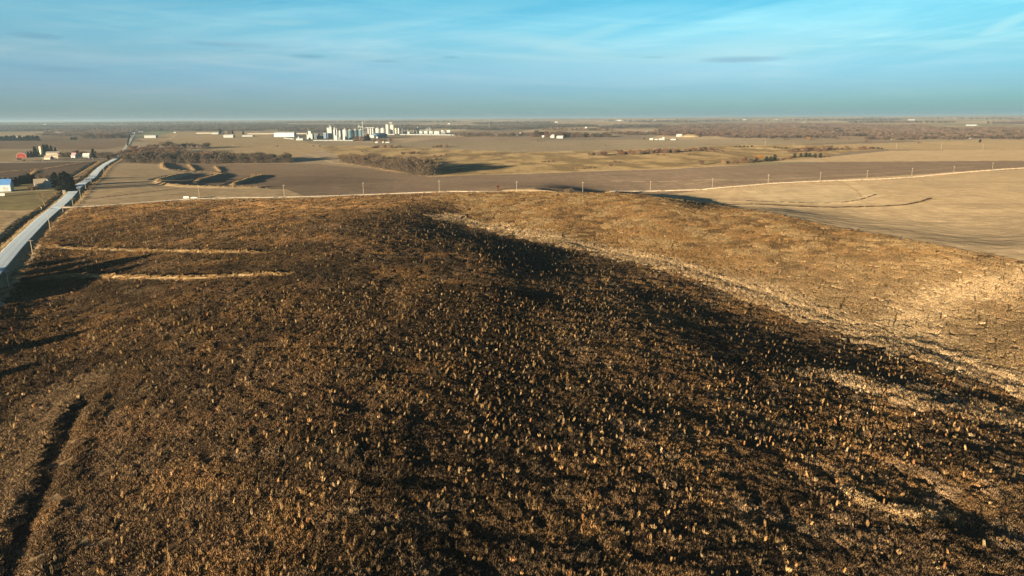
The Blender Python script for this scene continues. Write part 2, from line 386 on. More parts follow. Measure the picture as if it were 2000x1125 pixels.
FRONT = paint([(300,331),(430,322),(530,319),(620,320),(700,328),(845,345),(900,343),(1100,337),(1300,331),(1450,323),(1620,316),(2200,313),(2200,320),(2000,328),(1600,353),(1400,367),(1170,377),(900,376),(600,384),(520,368),(520,342),(437,340)], MAUVE)
paint([(235,320),(300,317),(380,320),(570,320),(520,342),(437,340),(350,332)], BROWN)
paint([(306,354),(372,339),(437,340),(520,342),(800,351),(520,367),(400,366)], (.20, .15, .11))  # shade beyond the terrace banks laid into the ground colour
paint([(208,322),(240,318),(320,320),(322,329),(372,339),(306,354),(320,362),(400,368),(560,370),(600,384),(374,388),(200,400),(150,403),(165,380),(185,350)], TAN)
paint([(1172,378),(1400,369),(1600,355),(2000,330),(2200,320),(2200,560),(2000,512),(1700,457),(1500,417)], TAN)
paint([(1500,396),(1640,399),(1700,392),(1716,380),(1690,360),(1600,362),(1450,372)], (.46, .36, .225))
paint([(-200,320),(180,317),(190,325),(150,345),(120,360),(0,345),(-200,345)], DARK)
paint([(-200,345),(100,350),(140,368),(126,385),(90,408),(40,412),(0,410),(-200,414)], LAWN)
paint([(-200,416),(60,416),(0,440),(-40,470),(-200,520)], TAN2)
PR = Wg([(150,408),(250,399),(380,392),(600,388),(800,380),(870,378)])
PR2 = W0([(1500,417),(1700,457),(1850,484),(2000,512),(2200,552),(2500,615),(2900,700),(3300,790)])
crest = W0([(980,374.6),(1100,373.6),(1200,378.5),(1300,389),(1400,402)])
crest = crest * 1.012
lowr = W0([(3400,1200),(3200,1700)]); lowl = W0([(-1200,1700),(-1100,1000),(-600,800),(-250,700),(-60,625),(0,600),(22,575),(60,510),(95,450),(125,420)])
PRAIRIE = np.vstack([PR, crest, PR2, lowr, [[60, 40], [-60, 40]], lowl])
paint(None, SOIL, .6, PRAIRIE)
BPOLY = np.vstack([W0([(830,386),(880,400),(920,425),(960,441),(1100,466),(1250,498),(1400,538),(1550,588),(1700,640),(1850,690),(2050,755),(2300,840),(2700,985),(3300,1180)]), PR2[::-1], crest[::-1], PR[-1:]])
paint(None, GOLDSOIL, 1.0, BPOLY)
# verges, banks, water courses
for P, hh, w in BERMS: paint_line(P, w * 1.0, (.38, .285, .165), .3)
for P in DITCHP: paint_line(P, 6.5, (.36, .27, .16), .3)
paint_line(MAIN, 15, (.34, .26, .15), .35); paint_line(MAIN2, 14, (.26, .22, .14), .3); paint_line(SIDE, 6.5, (.36, .27, .16), .4)
paint_line(VALLEY, 10, CREAM, .9, .95)
TRIB = [catmull(W0(p), 4) for p in ([(2100,528),(2000,548),(1920,565),(1850,585),(1790,620),(1760,665)], [(1640,742),(1750,775),(1850,790),(2050,835)], [(600,443),(720,449),(850,452),(980,452)], [(1180,660),(1300,690),(1420,712),(1560,735)], [(1850,690),(1950,735),(2050,770)])]
paint_line(TRIB[0], 13, CREAM, .9, .9); paint_line(TRIB[1], 6, CREAM, 1.3, .8); paint_line(TRIB[2], 6, (.33, .24, .15), .7, .8); paint_line(TRIB[3], 4, (.27, .2, .13), 1, .6)
SPURS = [W0([(1648,352),(1664,358),(1690,371),(1702,384)]), W0([(1676,386),(1704,384)])]
paint_line(SPURS[0], 8, (.50, .39, .24), .3); paint_line(offset_(SPURS[0], -9), 1.6, (.38, .28, .17), .4); paint_line(BERMS[10][0], 3.5, (.50, .38, .23), .3); paint_line(SPURS[1], 2, (.6, .52, .38), .2)
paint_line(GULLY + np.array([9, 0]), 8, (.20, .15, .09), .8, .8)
paint_line(RIM, 2.2, (.5, .38, .22), .3)
# field road and bare strip lines
for pts, w, c in (([(20,317),(240,309)], 5, (.36, .29, .2)), ([(180,388),(300,374),(345,369)], 3.0, (.17, .12, .09)), ([(380,281),(560,281),(640,284)], 5, (.42, .34, .22)), ([(0,262),(80,262)], 30, (.42, .33, .22)),
                  ([(845,345),(700,323),(650,318),(615,305),(570,292)], 6, (.42, .32, .2)), ([(330,271),(345,262)], 10, (.45, .36, .22)), ([(1340,360),(1500,351),(1700,340),(1900,325)], 2.5, (.36, .27, .17)),
                  ([(1420,344),(1700,330),(1900,321)], 2.5, (.2, .14, .1)), ([(1180,352),(1420,351)], 2, (.4, .32, .22)), ([(1700,311),(2000,314)], 2.5, (.42, .33, .22)), ([(1640,294),(1900,296),(2050,298)], 5, (.42, .3, .17)),
                  ([(1500,290),(1000,297)], 5, (.45, .36, .22)), ([(860,290),(700,286),(620,288)], 8, (.42, .3, .14))):
    paint_line(Wg(pts), w, c, .25)
# macro mottling that is a property of the soil itself
def lerp(a, b, t): return a * (1 - t) + b * t
mot = fbm(gx / 38, gy / 38, 4, 77)[:, None]; near = smooth(1400, 500, gD)[:, None]
col_g *= lerp(1.0, 0.78 + 0.44 * mot, .35 + .65 * near)
mm = fbm(gx / 260, gy / 900, 4, 78)[:, None]
col_g *= (0.80 + 0.40 * mm)
m = inpoly(gx, gy, MEADOW)
mot2 = fbm(gx / 30, gy / 70, 4, 79)[:, None]
col_g[m] = (col_g * (0.72 + .62 * smooth(.3, .7, mot2)))[m]

def mesh_np(name, verts, faces, mat=None, smoothf=False):
    me = bpy.data.meshes.new(name); verts = np.asarray(verts, np.float32); faces = np.asarray(faces, np.int32)
    k = faces.shape[1]
    me.vertices.add(len(verts)); me.vertices.foreach_set('co', verts.ravel())
    me.loops.add(faces.size); me.loops.foreach_set('vertex_index', faces.ravel())
    me.polygons.add(len(faces)); me.polygons.foreach_set('loop_start', np.arange(0, faces.size, k, dtype=np.int32))
    try: me.polygons.foreach_set('loop_total', np.full(len(faces), k, np.int32))
    except Exception: pass
    me.update(calc_edges=True)
    me.polygons.foreach_set('use_smooth', np.full(len(faces), smoothf, bool))
    if mat: me.materials.append(mat)
    return me
def link(name, me, parent=None):
    o = bpy.data.objects.new(name, me); C.collection.objects.link(o)
    if parent: o.parent = parent
    return o
def tag(o, label=None, cat=None, group=None, kind=None):
    for k, v in (('label', label), ('category', cat), ('group', group), ('kind', kind)):
        if v: o[k] = v
    return o

# ------------------------------------------------------------------ materials
def new_mat(name):
    m = bpy.data.materials.new(name); m.use_nodes = True; t = m.node_tree
    b = t.nodes['Principled BSDF']; b.inputs['Specular IOR Level'].default_value = 0.15; return m, t, b
def tnoise(t, scale, detail=4, rough=.6, coord='Object', stretch=None, rot=0):
    n = N(t, 'ShaderNodeTexNoise'); n.inputs['Scale'].default_value = scale; n.inputs['Detail'].default_value = detail; n.inputs['Roughness'].default_value = rough
    g = N(t, 'ShaderNodeTexCoord'); mp = N(t, 'ShaderNodeMapping')
    if stretch: mp.inputs['Scale'].default_value = stretch
    mp.inputs['Rotation'].default_value = (0, 0, rot)
    t.links.new(g.outputs[coord], mp.inputs[0]); t.links.new(mp.outputs[0], n.inputs['Vector']); return n.outputs[0]
def mat_simple(name, c, rough=.8, var=.25, scale=1.0, bump=0, spec=None, metal=0, stretch=None):
    m, t, b = new_mat(name)
    f = tnoise(t, scale, 5, .65, stretch=stretch)
    lo = tuple(v * (1 - var) for v in c); hi = tuple(min(v * (1 + var), .9) for v in c)
    t.links.new(MIX(t, RAMP(t, f, [(.3, 0.0), (.7, 1.0)]), lo, hi), b.inputs['Base Color'])
    b.inputs['Roughness'].default_value = rough; b.inputs['Metallic'].default_value = metal
    if spec is not None: b.inputs['Specular IOR Level'].default_value = spec
    if bump:
        bp = N(t, 'ShaderNodeBump'); bp.inputs['Strength'].default_value = bump; bp.inputs['Distance'].default_value = .1
        t.links.new(f, bp.inputs['Height']); t.links.new(bp.outputs[0], b.inputs['Normal'])
    return m
def ground_mat():
    m, t, b = new_mat('ground_cover')
    a = N(t, 'ShaderNodeAttribute'); a.attribute_name = 'cover'
    col = a.outputs['Color']
    n1 = tnoise(t, .9, 6, .7); n2 = tnoise(t, .11, 5, .6)
    n3 = tnoise(t, 1.0, 4, .6, stretch=(.012, .20, 1), rot=.22); n4 = tnoise(t, 1.0, 4, .6, stretch=(.16, .010, 1), rot=.30)
    def mul(col, f, lo, hi, a0=.3, a1=.7):
        return MIX(t, 1.0, col, RAMP(t, f, [(a0, lo), (a1, hi)]), 'MULTIPLY')
    col = mul(col, n1, .72, 1.25); col = mul(col, n2, .84, 1.14); col = mul(col, n3, .86, 1.10, .35, .65); col = mul(col, n4, .92, 1.06, .35, .65)
    t.links.new(col, b.inputs['Base Color']); b.inputs['Roughness'].default_value = 1.0; b.inputs['Diffuse Roughness'].default_value = 0.22; b.inputs['Specular IOR Level'].default_value = 0.0
    bp = N(t, 'ShaderNodeBump'); bp.inputs['Strength'].default_value = .35; bp.inputs['Distance'].default_value = .12
    t.links.new(n1, bp.inputs['Height']); t.links.new(bp.outputs[0], b.inputs['Normal'])
    return m
gi = np.arange(nr * nc, dtype=np.int64).reshape(nr, nc)
gf = np.stack([gi[:-1, :-1], gi[:-1, 1:], gi[1:, 1:], gi[1:, :-1]], -1).reshape(-1, 4)
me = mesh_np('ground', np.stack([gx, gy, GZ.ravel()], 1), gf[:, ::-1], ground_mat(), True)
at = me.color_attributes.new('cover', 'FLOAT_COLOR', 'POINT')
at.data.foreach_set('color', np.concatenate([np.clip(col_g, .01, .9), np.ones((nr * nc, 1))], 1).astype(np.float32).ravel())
ground = tag(link('ground', me), kind='structure')
def ground_color(x, y):
    D = np.clip(np.hypot(x, y), Ds[0], Ds[-1] - 1); a = np.clip(np.arctan2(x, y), AZ[0], AZ[-1] - 1e-6)
    i = np.searchsorted(Ds, D) - 1; j = np.searchsorted(AZ, a) - 1
    return col_g.reshape(nr, nc, 3)[np.clip(i, 0, nr - 1), np.clip(j, 0, nc - 1)]

# roads
def ribbon(name, P, hw, mat, zoff=.18, n=4, ragged=.35, step=3.0, crown=.04, skirt=.9):
    P = np.asarray(P); seg = np.hypot(*np.diff(P, axis=0).T); L = np.concatenate([[0], np.cumsum(seg)])
    m = max(int(L[-1] / step), 4); s = np.linspace(0, L[-1], m)
    x = np.interp(s, L, P[:, 0]); y = np.interp(s, L, P[:, 1])
    tx, ty = np.gradient(x), np.gradient(y); ln = np.hypot(tx, ty); nx, ny = -ty / ln, tx / ln
    vs = []; offs = np.linspace(-1, 1, n * 2 + 1)
    for k, o in enumerate(offs):
        w = hw * o + (ragged * (vnoise(s / 4, np.full_like(s, k * 7.0), 3) - .5) * 2 if abs(o) == 1 else 0)
        xx, yy = x + nx * w, y + ny * w
        vs.append(np.stack([xx, yy, np.maximum(H(xx, yy), H(x, y) - .25) + zoff + crown * (1 - abs(o))], 1))
    lo = [v.copy() for v in (vs[0], vs[-1])]
    for v in lo: v[:, 2] -= skirt
    rows = [lo[0]] + vs + [lo[1]]
    V = np.stack(rows, 1); m_, k_ = V.shape[:2]; idx = np.arange(m_ * k_).reshape(m_, k_)
    f = np.stack([idx[:-1, :-1], idx[1:, :-1], idx[1:, 1:], idx[:-1, 1:]], -1).reshape(-1, 4)
    me = mesh_np(name, V.reshape(-1, 3), f[:, ::-1], mat, True); ac = me.attributes.new('across', 'FLOAT', 'POINT')
    ac.data.foreach_set('value', np.tile(np.concatenate([[-1], offs, [1]]) * hw, m_).astype(np.float32)); return link(name, me)
def road_mat(name, c, c2, var=.2):
    m, t, b = new_mat(name)
    n1 = tnoise(t, .35, 5, .65); n2 = tnoise(t, 3.0, 4, .7)
    col = MIX(t, RAMP(t, n1, [(.35, 0.0), (.68, 1.0)]), c, c2); col = MIX(t, 1.0, col, RAMP(t, n2, [(.3, .82), (.7, 1.12)]), 'MULTIPLY')
    at_ = N(t, 'ShaderNodeAttribute'); at_.attribute_name = 'across'; ab = M(t, 'ABSOLUTE', at_.outputs['Fac'])
    wt = M(t, 'SUBTRACT', 1.0, M(t, 'DIVIDE', M(t, 'ABSOLUTE', M(t, 'SUBTRACT', ab, 1.9)), .75), clamp=True); ed = M(t, 'DIVIDE', M(t, 'SUBTRACT', ab, 3.6), 1.3, clamp=True)
    col = MIX(t, M(t, 'MULTIPLY', wt, .55), col, tuple(v * .72 for v in c)); col = MIX(t, M(t, 'MULTIPLY', ed, M(t, 'MULTIPLY_ADD', n1, .9, .1)), col, (.34, .29, .22))
    t.links.new(col, b.inputs['Base Color']); b.inputs['Roughness'].default_value = .95; b.inputs['Diffuse Roughness'].default_value = .28
    bp = N(t, 'ShaderNodeBump'); bp.inputs['Strength'].default_value = .3; bp.inputs['Distance'].default_value = .06
    t.links.new(n2, bp.inputs['Height']); t.links.new(bp.outputs[0], b.inputs['Normal']); return m
M_GRAVEL = road_mat('pale_gravel', (.55, .66, .75), (.68, .79, .87)); M_TRACK = road_mat('wheel_tracks', (.41, .49, .56), (.53, .62, .69)); M_SIDE = road_mat('cream_gravel', (.62, .55, .44), (.74, .66, .54))
tag(ribbon('gravel_road', MAIN, 4.9, M_GRAVEL, n=9), kind='structure')
def offset(P, o):
    tx, ty = np.gradient(P[:, 0]), np.gradient(P[:, 1]); ln = np.hypot(tx, ty); return np.stack([P[:, 0] - ty / ln * o, P[:, 1] + tx / ln * o], 1)
tag(ribbon('highway', MAIN2, 5.0, road_mat('old_asphalt', (.30, .32, .34), (.42, .43, .44))), kind='structure')
tag(ribbon('side_road', SIDE, 2.9, M_SIDE), kind='structure')
tag(ribbon('farm_track', TRACK, 1.3, M_SIDE, zoff=.12), kind='structure')
tag(ribbon('farm_lane', LANE, 1.8, M_SIDE, zoff=.12), kind='structure')
# ------------------------------------------------------------------ mesh builder
class MB:
    def __init__(s): s.v = []; s.f = []
    def add(s, vs, fs):
        o = len(s.v); s.v += [tuple(map(float, p)) for p in vs]; s.f += [tuple(i + o for i in f) for f in fs]; return s
    def box(s, x0, x1, y0, y1, z0, z1):
        return s.add([(x0,y0,z0),(x1,y0,z0),(x1,y1,z0),(x0,y1,z0),(x0,y0,z1),(x1,y0,z1),(x1,y1,z1),(x0,y1,z1)],
                     [(0,3,2,1),(4,5,6,7),(0,1,5,4),(1,2,6,5),(2,3,7,6),(3,0,4,7)])
    def tube(s, a, b, ra, rb, n=8, cap=True):
        a = Vector(a); b = Vector(b); d = (b - a).normalized(); u = d.orthogonal().normalized(); w = d.cross(u)
        vs = [a + (u * math.cos(t) + w * math.sin(t)) * ra for t in [2 * math.pi * i / n for i in range(n)]] + [b + (u * math.cos(t) + w * math.sin(t)) * rb for t in [2 * math.pi * i / n for i in range(n)]]
        fs = [(i, (i + 1) % n, n + (i + 1) % n, n + i) for i in range(n)]
        if cap: fs += [tuple(range(n - 1, -1, -1)), tuple(range(n, 2 * n))]
        return s.add(vs, fs)
    def lathe(s, prof, n=20, cx=0, cy=0):
        vs = []; fs = []
        for r, z in prof:
            vs += [(cx + r * math.cos(2 * math.pi * i / n), cy + r * math.sin(2 * math.pi * i / n), z) for i in range(n)]
        for k in range(len(prof) - 1):
            fs += [(k * n + i, k * n + (i + 1) % n, (k + 1) * n + (i + 1) % n, (k + 1) * n + i) for i in range(n)]
        fs += [tuple(range(n - 1, -1, -1)), tuple(range((len(prof) - 1) * n, len(prof) * n))]
        return s.add(vs, fs)
    def prism(s, prof, y0, y1):           # profile in x,z pushed along y
        n = len(prof); vs = [(x, y0, z) for x, z in prof] + [(x, y1, z) for x, z in prof]
        return s.add(vs, [tuple(range(n)), tuple(range(2 * n - 1, n - 1, -1))] + [(i, n + i, n + (i + 1) % n, (i + 1) % n) for i in range(n)])
    def prismx(s, prof, x0, x1):          # profile in y,z pushed along x
        n = len(prof); vs = [(x0, y, z) for y, z in prof] + [(x1, y, z) for y, z in prof]
        return s.add(vs, [tuple(range(n - 1, -1, -1)), tuple(range(n, 2 * n))] + [((i + 1) % n, n + (i + 1) % n, n + i, i) for i in range(n)])
    def build(s, name, mat, parent=None, smoothf=False):
        me = bpy.data.meshes.new(name); me.from_pydata(s.v, [], s.f); me.materials.append(mat)
        if smoothf:
            for p in me.polygons: p.use_smooth = True
        return link(name, me, parent)
def empty(name, loc=(0, 0, 0), rz=0, **kw):
    o = bpy.data.objects.new(name, None); C.collection.objects.link(o); o.location = loc; o.rotation_euler = (0, 0, rz); o.empty_display_size = .5
    return tag(o, kw.get('label'), kw.get('cat'), kw.get('group'))
KIDS = {}
def copy_thing(o, kids):
    c = o.copy(); C.collection.objects.link(c)
    for k in kids:
        d = k.copy(); C.collection.objects.link(d); d.parent = c
    return c

# ------------------------------------------------------------------ grass and herb cover (self contained scatter objects)
def blades(n, size, hmin, hmax, wid, lean, seed, round_=False, tuft=False):
    g = np.random.default_rng(seed)
    if tuft:
        r = size * np.sqrt(g.random(n)) ; a = g.random(n) * 2 * math.pi; bx, by = r * np.cos(a) * .5, r * np.sin(a) * .5
    else: bx, by = (g.random(n) - .5) * size, (g.random(n) - .5) * size
    if round_:
        rr = np.hypot(bx, by); k = rr < size / 2 * (.72 + .28 * np.sin(np.arctan2(by, bx) * 3 + seed)); bx, by = bx[k], by[k]; n = len(bx)
    h = hmin + (hmax - hmin) * g.random(n) ** 1.6
    if not tuft and not round_: h *= .55 + .9 * vnoise(bx * 1.3 + seed, by * 1.3, seed)
    a = g.random(n) * 2 * math.pi; w = wid * (.5 + g.random(n)); ln = lean * h * g.random(n); la = g.random(n) * 2 * math.pi
    dx, dy = np.cos(a) * w / 2, np.sin(a) * w / 2
    z0 = np.full(n, -.08)
    b0 = np.stack([bx - dx, by - dy, z0], 1); b1 = np.stack([bx + dx, by + dy, z0], 1)
    m = .6
    mx, my = bx + np.cos(la) * ln * m * .6, by + np.sin(la) * ln * m * .6
    c0 = np.stack([mx - dx * 1.1, my - dy * 1.1, h * m], 1); c1 = np.stack([mx + dx * 1.1, my + dy * 1.1, h * m], 1)
    tip = np.stack([bx + np.cos(la) * ln, by + np.sin(la) * ln, h], 1)
    V = np.stack([b0, b1, c1, c0, tip], 1).reshape(-1, 3)
    i = np.arange(n)[:, None] * 5
    Fc = np.concatenate([i + [0, 1, 2], i + [0, 2, 3], i + [3, 2, 4]])
    sh = np.repeat(g.random(n), 5)
    return V, Fc, sh
def euler_from(nx, ny, phi, tilt=None):
    # surface normal from slopes nx, ny (dz/dx, dz/dy) and a turn phi about it
    n = np.stack([-nx, -ny, np.ones_like(nx)], 1); n /= np.linalg.norm(n, axis=1)[:, None]
    t = np.stack([np.cos(phi), np.sin(phi), np.zeros_like(phi)], 1); t -= n * (t * n).sum(1)[:, None]; t /= np.linalg.norm(t, axis=1)[:, None]
    b = np.cross(n, t)
    return np.stack([np.arctan2(b[:, 2], n[:, 2]), -np.arcsin(np.clip(t[:, 2], -1, 1)), np.arctan2(t[:, 1], t[:, 0])], 1)
def scatter(name, protos, mat, pts, rot, scl, tint, pick, label=None, cat=None):
    P = np.asarray(pts, np.float32); n = len(P)
    V = [P]; Fs = []; pid = [np.full(n, -1)]; sh = [np.zeros(n)]; off = n
    for k, (v, f, s) in enumerate(protos):
        V.append(v); Fs.append(np.asarray(f) + off); pid.append(np.full(len(v), k)); sh.append(s); off += len(v)
    me = mesh_np(name, np.concatenate(V), np.concatenate(Fs), mat)
    tot = off
    def attr(nm, typ, arr, key):
        a = me.attributes.new(nm, typ, 'POINT'); a.data.foreach_set(key, arr)
    attr('pid', 'INT', np.concatenate(pid).astype(np.int32), 'value')
    attr('shade', 'FLOAT', np.concatenate(sh).astype(np.float32), 'value')
    z = np.zeros((tot - n, 3), np.float32)
    attr('rot', 'FLOAT_VECTOR', np.concatenate([rot, z]).astype(np.float32).ravel(), 'vector')
    attr('scl', 'FLOAT_VECTOR', np.concatenate([scl, z]).astype(np.float32).ravel(), 'vector')
    attr('tint', 'FLOAT_VECTOR', np.concatenate([tint, z]).astype(np.float32).ravel(), 'vector')
    attr('pick', 'INT', np.concatenate([pick, np.zeros(tot - n)]).astype(np.int32), 'value')
    o = link(name, me); md = o.modifiers.new('scatter', 'NODES'); t = bpy.data.node_groups.new('scatter', 'GeometryNodeTree'); md.node_group = t
    t.interface.new_socket('Geometry', in_out='INPUT', socket_type='NodeSocketGeometry'); t.interface.new_socket('Geometry', in_out='OUTPUT', socket_type='NodeSocketGeometry')
    gi_ = t.nodes.new('NodeGroupInput'); go = t.nodes.new('NodeGroupOutput')
    def na(nm, dt):
        a = t.nodes.new('GeometryNodeInputNamedAttribute'); a.data_type = dt; a.inputs[0].default_value = nm; return a.outputs[0]
    def septest(src, k):
        c = t.nodes.new('FunctionNodeCompare'); c.data_type = 'INT'; c.operation = 'EQUAL'; t.links.new(na('pid', 'INT'), c.inputs[2]); c.inputs[3].default_value = k
        s = t.nodes.new('GeometryNodeSeparateGeometry'); s.domain = 'POINT'; t.links.new(src, s.inputs[0]); t.links.new(c.outputs[0], s.inputs[1]); return s.outputs[0]
    pts_g = septest(gi_.outputs[0], -1); join = t.nodes.new('GeometryNodeJoinGeometry')
    for k in range(len(protos)):
        g2 = t.nodes.new('GeometryNodeGeometryToInstance'); t.links.new(septest(gi_.outputs[0], k), g2.inputs[0]); t.links.new(g2.outputs[0], join.inputs[0])
    ip = t.nodes.new('GeometryNodeInstanceOnPoints'); t.links.new(pts_g, ip.inputs['Points']); t.links.new(join.outputs[0], ip.inputs['Instance'])
    ip.inputs['Pick Instance'].default_value = True; t.links.new(na('pick', 'INT'), ip.inputs['Instance Index'])
    er = t.nodes.new('FunctionNodeEulerToRotation'); t.links.new(na('rot', 'FLOAT_VECTOR'), er.inputs[0]); t.links.new(er.outputs[0], ip.inputs['Rotation'])
    t.links.new(na('scl', 'FLOAT_VECTOR'), ip.inputs['Scale']); t.links.new(ip.outputs[0], go.inputs[0])
    return tag(o, label, cat, kind='stuff')
def tint_mat(name, lo=.55, hi=1.5, trans=0.0, hue=(1.15, .95, .75)):
    m, t, b = new_mat(name)
    a = N(t, 'ShaderNodeAttribute'); a.attribute_type = 'INSTANCER'; a.attribute_name = 'tint'
    s = N(t, 'ShaderNodeAttribute'); s.attribute_name = 'shade'
    k = M(t, 'MULTIPLY_ADD', s.outputs['Fac'], hi - lo, lo)
    kk = N(t, 'ShaderNodeVectorMath', operation='SCALE'); t.links.new(a.outputs['Vector'], kk.inputs[0]); t.links.new(k, kk.inputs['Scale'])
    col = MIX(t, M(t, 'FRACT', M(t, 'MULTIPLY', s.outputs['Fac'], 7.3)), kk.outputs[0], MIX(t, 1.0, kk.outputs[0], hue, 'MULTIPLY'))
    t.links.new(col, b.inputs['Base Color']); b.inputs['Roughness'].default_value = .85; b.inputs['Specular IOR Level'].default_value = .1
    return m
def slope(x, y, e=1.5):
    return (H(x + e, y) - H(x - e, y)) / (2 * e), (H(x, y + e) - H(x, y - e)) / (2 * e)

g = np.random.default_rng(5)
def jgrid(D0, D1, s, amax=53):
    X, Y = np.meshgrid(np.arange(-D1, D1, s), np.arange(20, D1, s)); X = X.ravel(); Y = Y.ravel()
    X = X + (g.random(len(X)) - .5) * s; Y = Y + (g.random(len(Y)) - .5) * s
    D = np.hypot(X, Y); k = (D >= D0) & (D < D1) & (np.abs(np.arctan2(X, Y)) < math.radians(amax)); return X[k], Y[k]
def keepout(x, y):
    k = np.ones(len(x), bool)
    for P, w in ((MAIN, 9), (SIDE, 5.5)):
        d, t, s = seg_dist(x, y, P); k &= d > w
    return k
X1, Y1 = jgrid(82, 260, 3.1); X2, Y2 = jgrid(260, 470, 3.9); X3, Y3 = jgrid(470, 760, 5.2)
PX = np.concatenate([X1, X2, X3]); PY = np.concatenate([Y1, Y2, Y3]); PS = np.concatenate([np.full(len(X1), .86), np.full(len(X2), 1.05), np.full(len(X3), 1.35)])
k = inpoly(PX, PY, PRAIRIE) & keepout(PX, PY); PX, PY, PS = PX[k], PY[k], PS[k]
isB = inpoly(PX + (fbm(PX / 9, PY / 9, 3, 3) - .5) * 22, PY + (fbm(PX / 9, PY / 9, 3, 4) - .5) * 22, BPOLY)
dv = seg_dist(PX, PY, VALLEY)[0]; dt = np.minimum.reduce([seg_dist(PX, PY, TRIB[0])[0] - 3, seg_dist(PX, PY, TRIB[1])[0] + 2])
cream = (smooth(19, 4, dv + (fbm(PX / 8, PY / 8, 3, 8) - .5) * 26) + smooth(13, 4, dt + (fbm(PX / 7, PY / 7, 3, 18) - .5) * 22) * .9 * (PX > 60)).clip(0, 1)
path = smooth(9, 3, seg_dist(PX, PY, TRIB[2])[0] + (fbm(PX / 7, PY / 7, 3, 19) - .5) * 9)
bermd = np.full(len(PX), 1e9)
for P, hh, w in BERMS[:2]: bermd = np.minimum(bermd, seg_dist(PX, PY, P)[0])
rimd = seg_dist(PX, PY, RIM)[0]; gul = seg_dist(PX, PY, GULLY)
a1 = fbm(PX / 14, PY / 14, 4, 51); a2 = fbm(PX / 45, PY / 45, 3, 52); a3 = fbm(PX / 5, PY / 5, 3, 53)
def c3(*c): return np.array(c)[None, :]
def mixc(A, B, t): return A * (1 - t[:, None]) + B * t[:, None]
tA = mixc(c3(.046, .033, .019) + np.zeros((len(PX), 3)), c3(.150, .095, .044), smooth(.40, .66, a1)); tA = mixc(tA, c3(.110, .085, .058), smooth(.5, .7, a3) * .8)
tA = mixc(tA, c3(.036, .028, .019), smooth(.5, .36, a2) * .75)
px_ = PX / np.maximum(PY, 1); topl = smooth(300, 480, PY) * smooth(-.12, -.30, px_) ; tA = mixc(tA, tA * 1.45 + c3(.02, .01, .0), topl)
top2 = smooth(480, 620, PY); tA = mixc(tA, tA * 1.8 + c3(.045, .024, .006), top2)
core_ = np.exp(-((px_ - (-.02)) / .13) ** 2) * smooth(230, 300, PY) * smooth(560, 470, PY); tA = mixc(tA, tA * .85, core_ * .9); tA *= (1 + .40 * smooth(-.08, .12, px_) * smooth(420, 330, PY))[:, None]; tA *= (1.0 + .75 * smooth(200, 105, PY) )[:, None]  # shade of the centre slope, and its lift rightwards, put into the tint
tA = mixc(tA, c3(.16, .105, .06), smooth(.5, .75, fbm(PX / 22, PY / 22, 3, 57)) * .55)
leftside = smooth(-35, -75, PX) * smooth(260, 120, PY); tA = mixc(tA, c3(.14, .10, .065), leftside * .5)
tB = mixc(c3(.215, .130, .055) + np.zeros((len(PX), 3)), c3(.26, .18, .09), smooth(.45, .62, a1)); tB = mixc(tB, c3(.115, .072, .034), smooth(.48, .60, a3) * smooth(.38, .56, fbm(PX / 26, PY / 26, 3, 58)))
tB = mixc(tB, c3(.25, .175, .095), smooth(430, 300, PY) * .7)
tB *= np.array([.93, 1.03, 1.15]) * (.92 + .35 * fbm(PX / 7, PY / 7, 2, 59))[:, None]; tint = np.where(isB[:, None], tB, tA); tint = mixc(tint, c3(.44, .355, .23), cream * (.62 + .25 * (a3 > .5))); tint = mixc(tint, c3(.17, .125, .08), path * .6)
tint = mixc(tint, c3(.26, .18, .09), smooth(3.6, 1.6, bermd)); tint = mixc(tint, c3(.44, .33, .19), smooth(3.4, 1.5, rimd))
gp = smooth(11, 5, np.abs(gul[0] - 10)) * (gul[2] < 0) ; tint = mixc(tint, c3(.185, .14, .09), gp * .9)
tint *= (0.8 + .4 * g.random(len(PX)))[:, None]
flat = (cream > .5) | ((g.random(len(PX)) < .25) & isB)
pick = np.where(flat, 4 + g.integers(0, 2, len(PX)), np.where(isB, 6 + g.integers(0, 2, len(PX)), g.integers(0, 4, len(PX))))
sx, sy = slope(PX, PY); rot = euler_from(sx, sy, g.random(len(PX)) * 6.283)
hs = np.where(isB, .60, 1.0) * (.75 + .5 * a1) ; hs = np.where(path > .5, hs * .5, hs); hs = np.where(gp > .5, hs * .75, hs)
protos = [blades(950, 4.3, .25, 1.15, .11, .7, 100 + i) for i in range(4)] + [blades(1000, 4.6, .10, .42, .10, 1.8, 110 + i) for i in range(2)] + [blades(1100, 4.4, .20, .75, .085, .9, 120 + i) for i in range(2)]
M_HERB = tint_mat('dry_herbage', .25, 1.85)
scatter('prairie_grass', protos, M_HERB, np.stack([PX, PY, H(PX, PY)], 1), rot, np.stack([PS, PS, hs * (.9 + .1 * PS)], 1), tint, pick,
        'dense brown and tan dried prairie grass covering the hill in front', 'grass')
print('patches', len(PX))

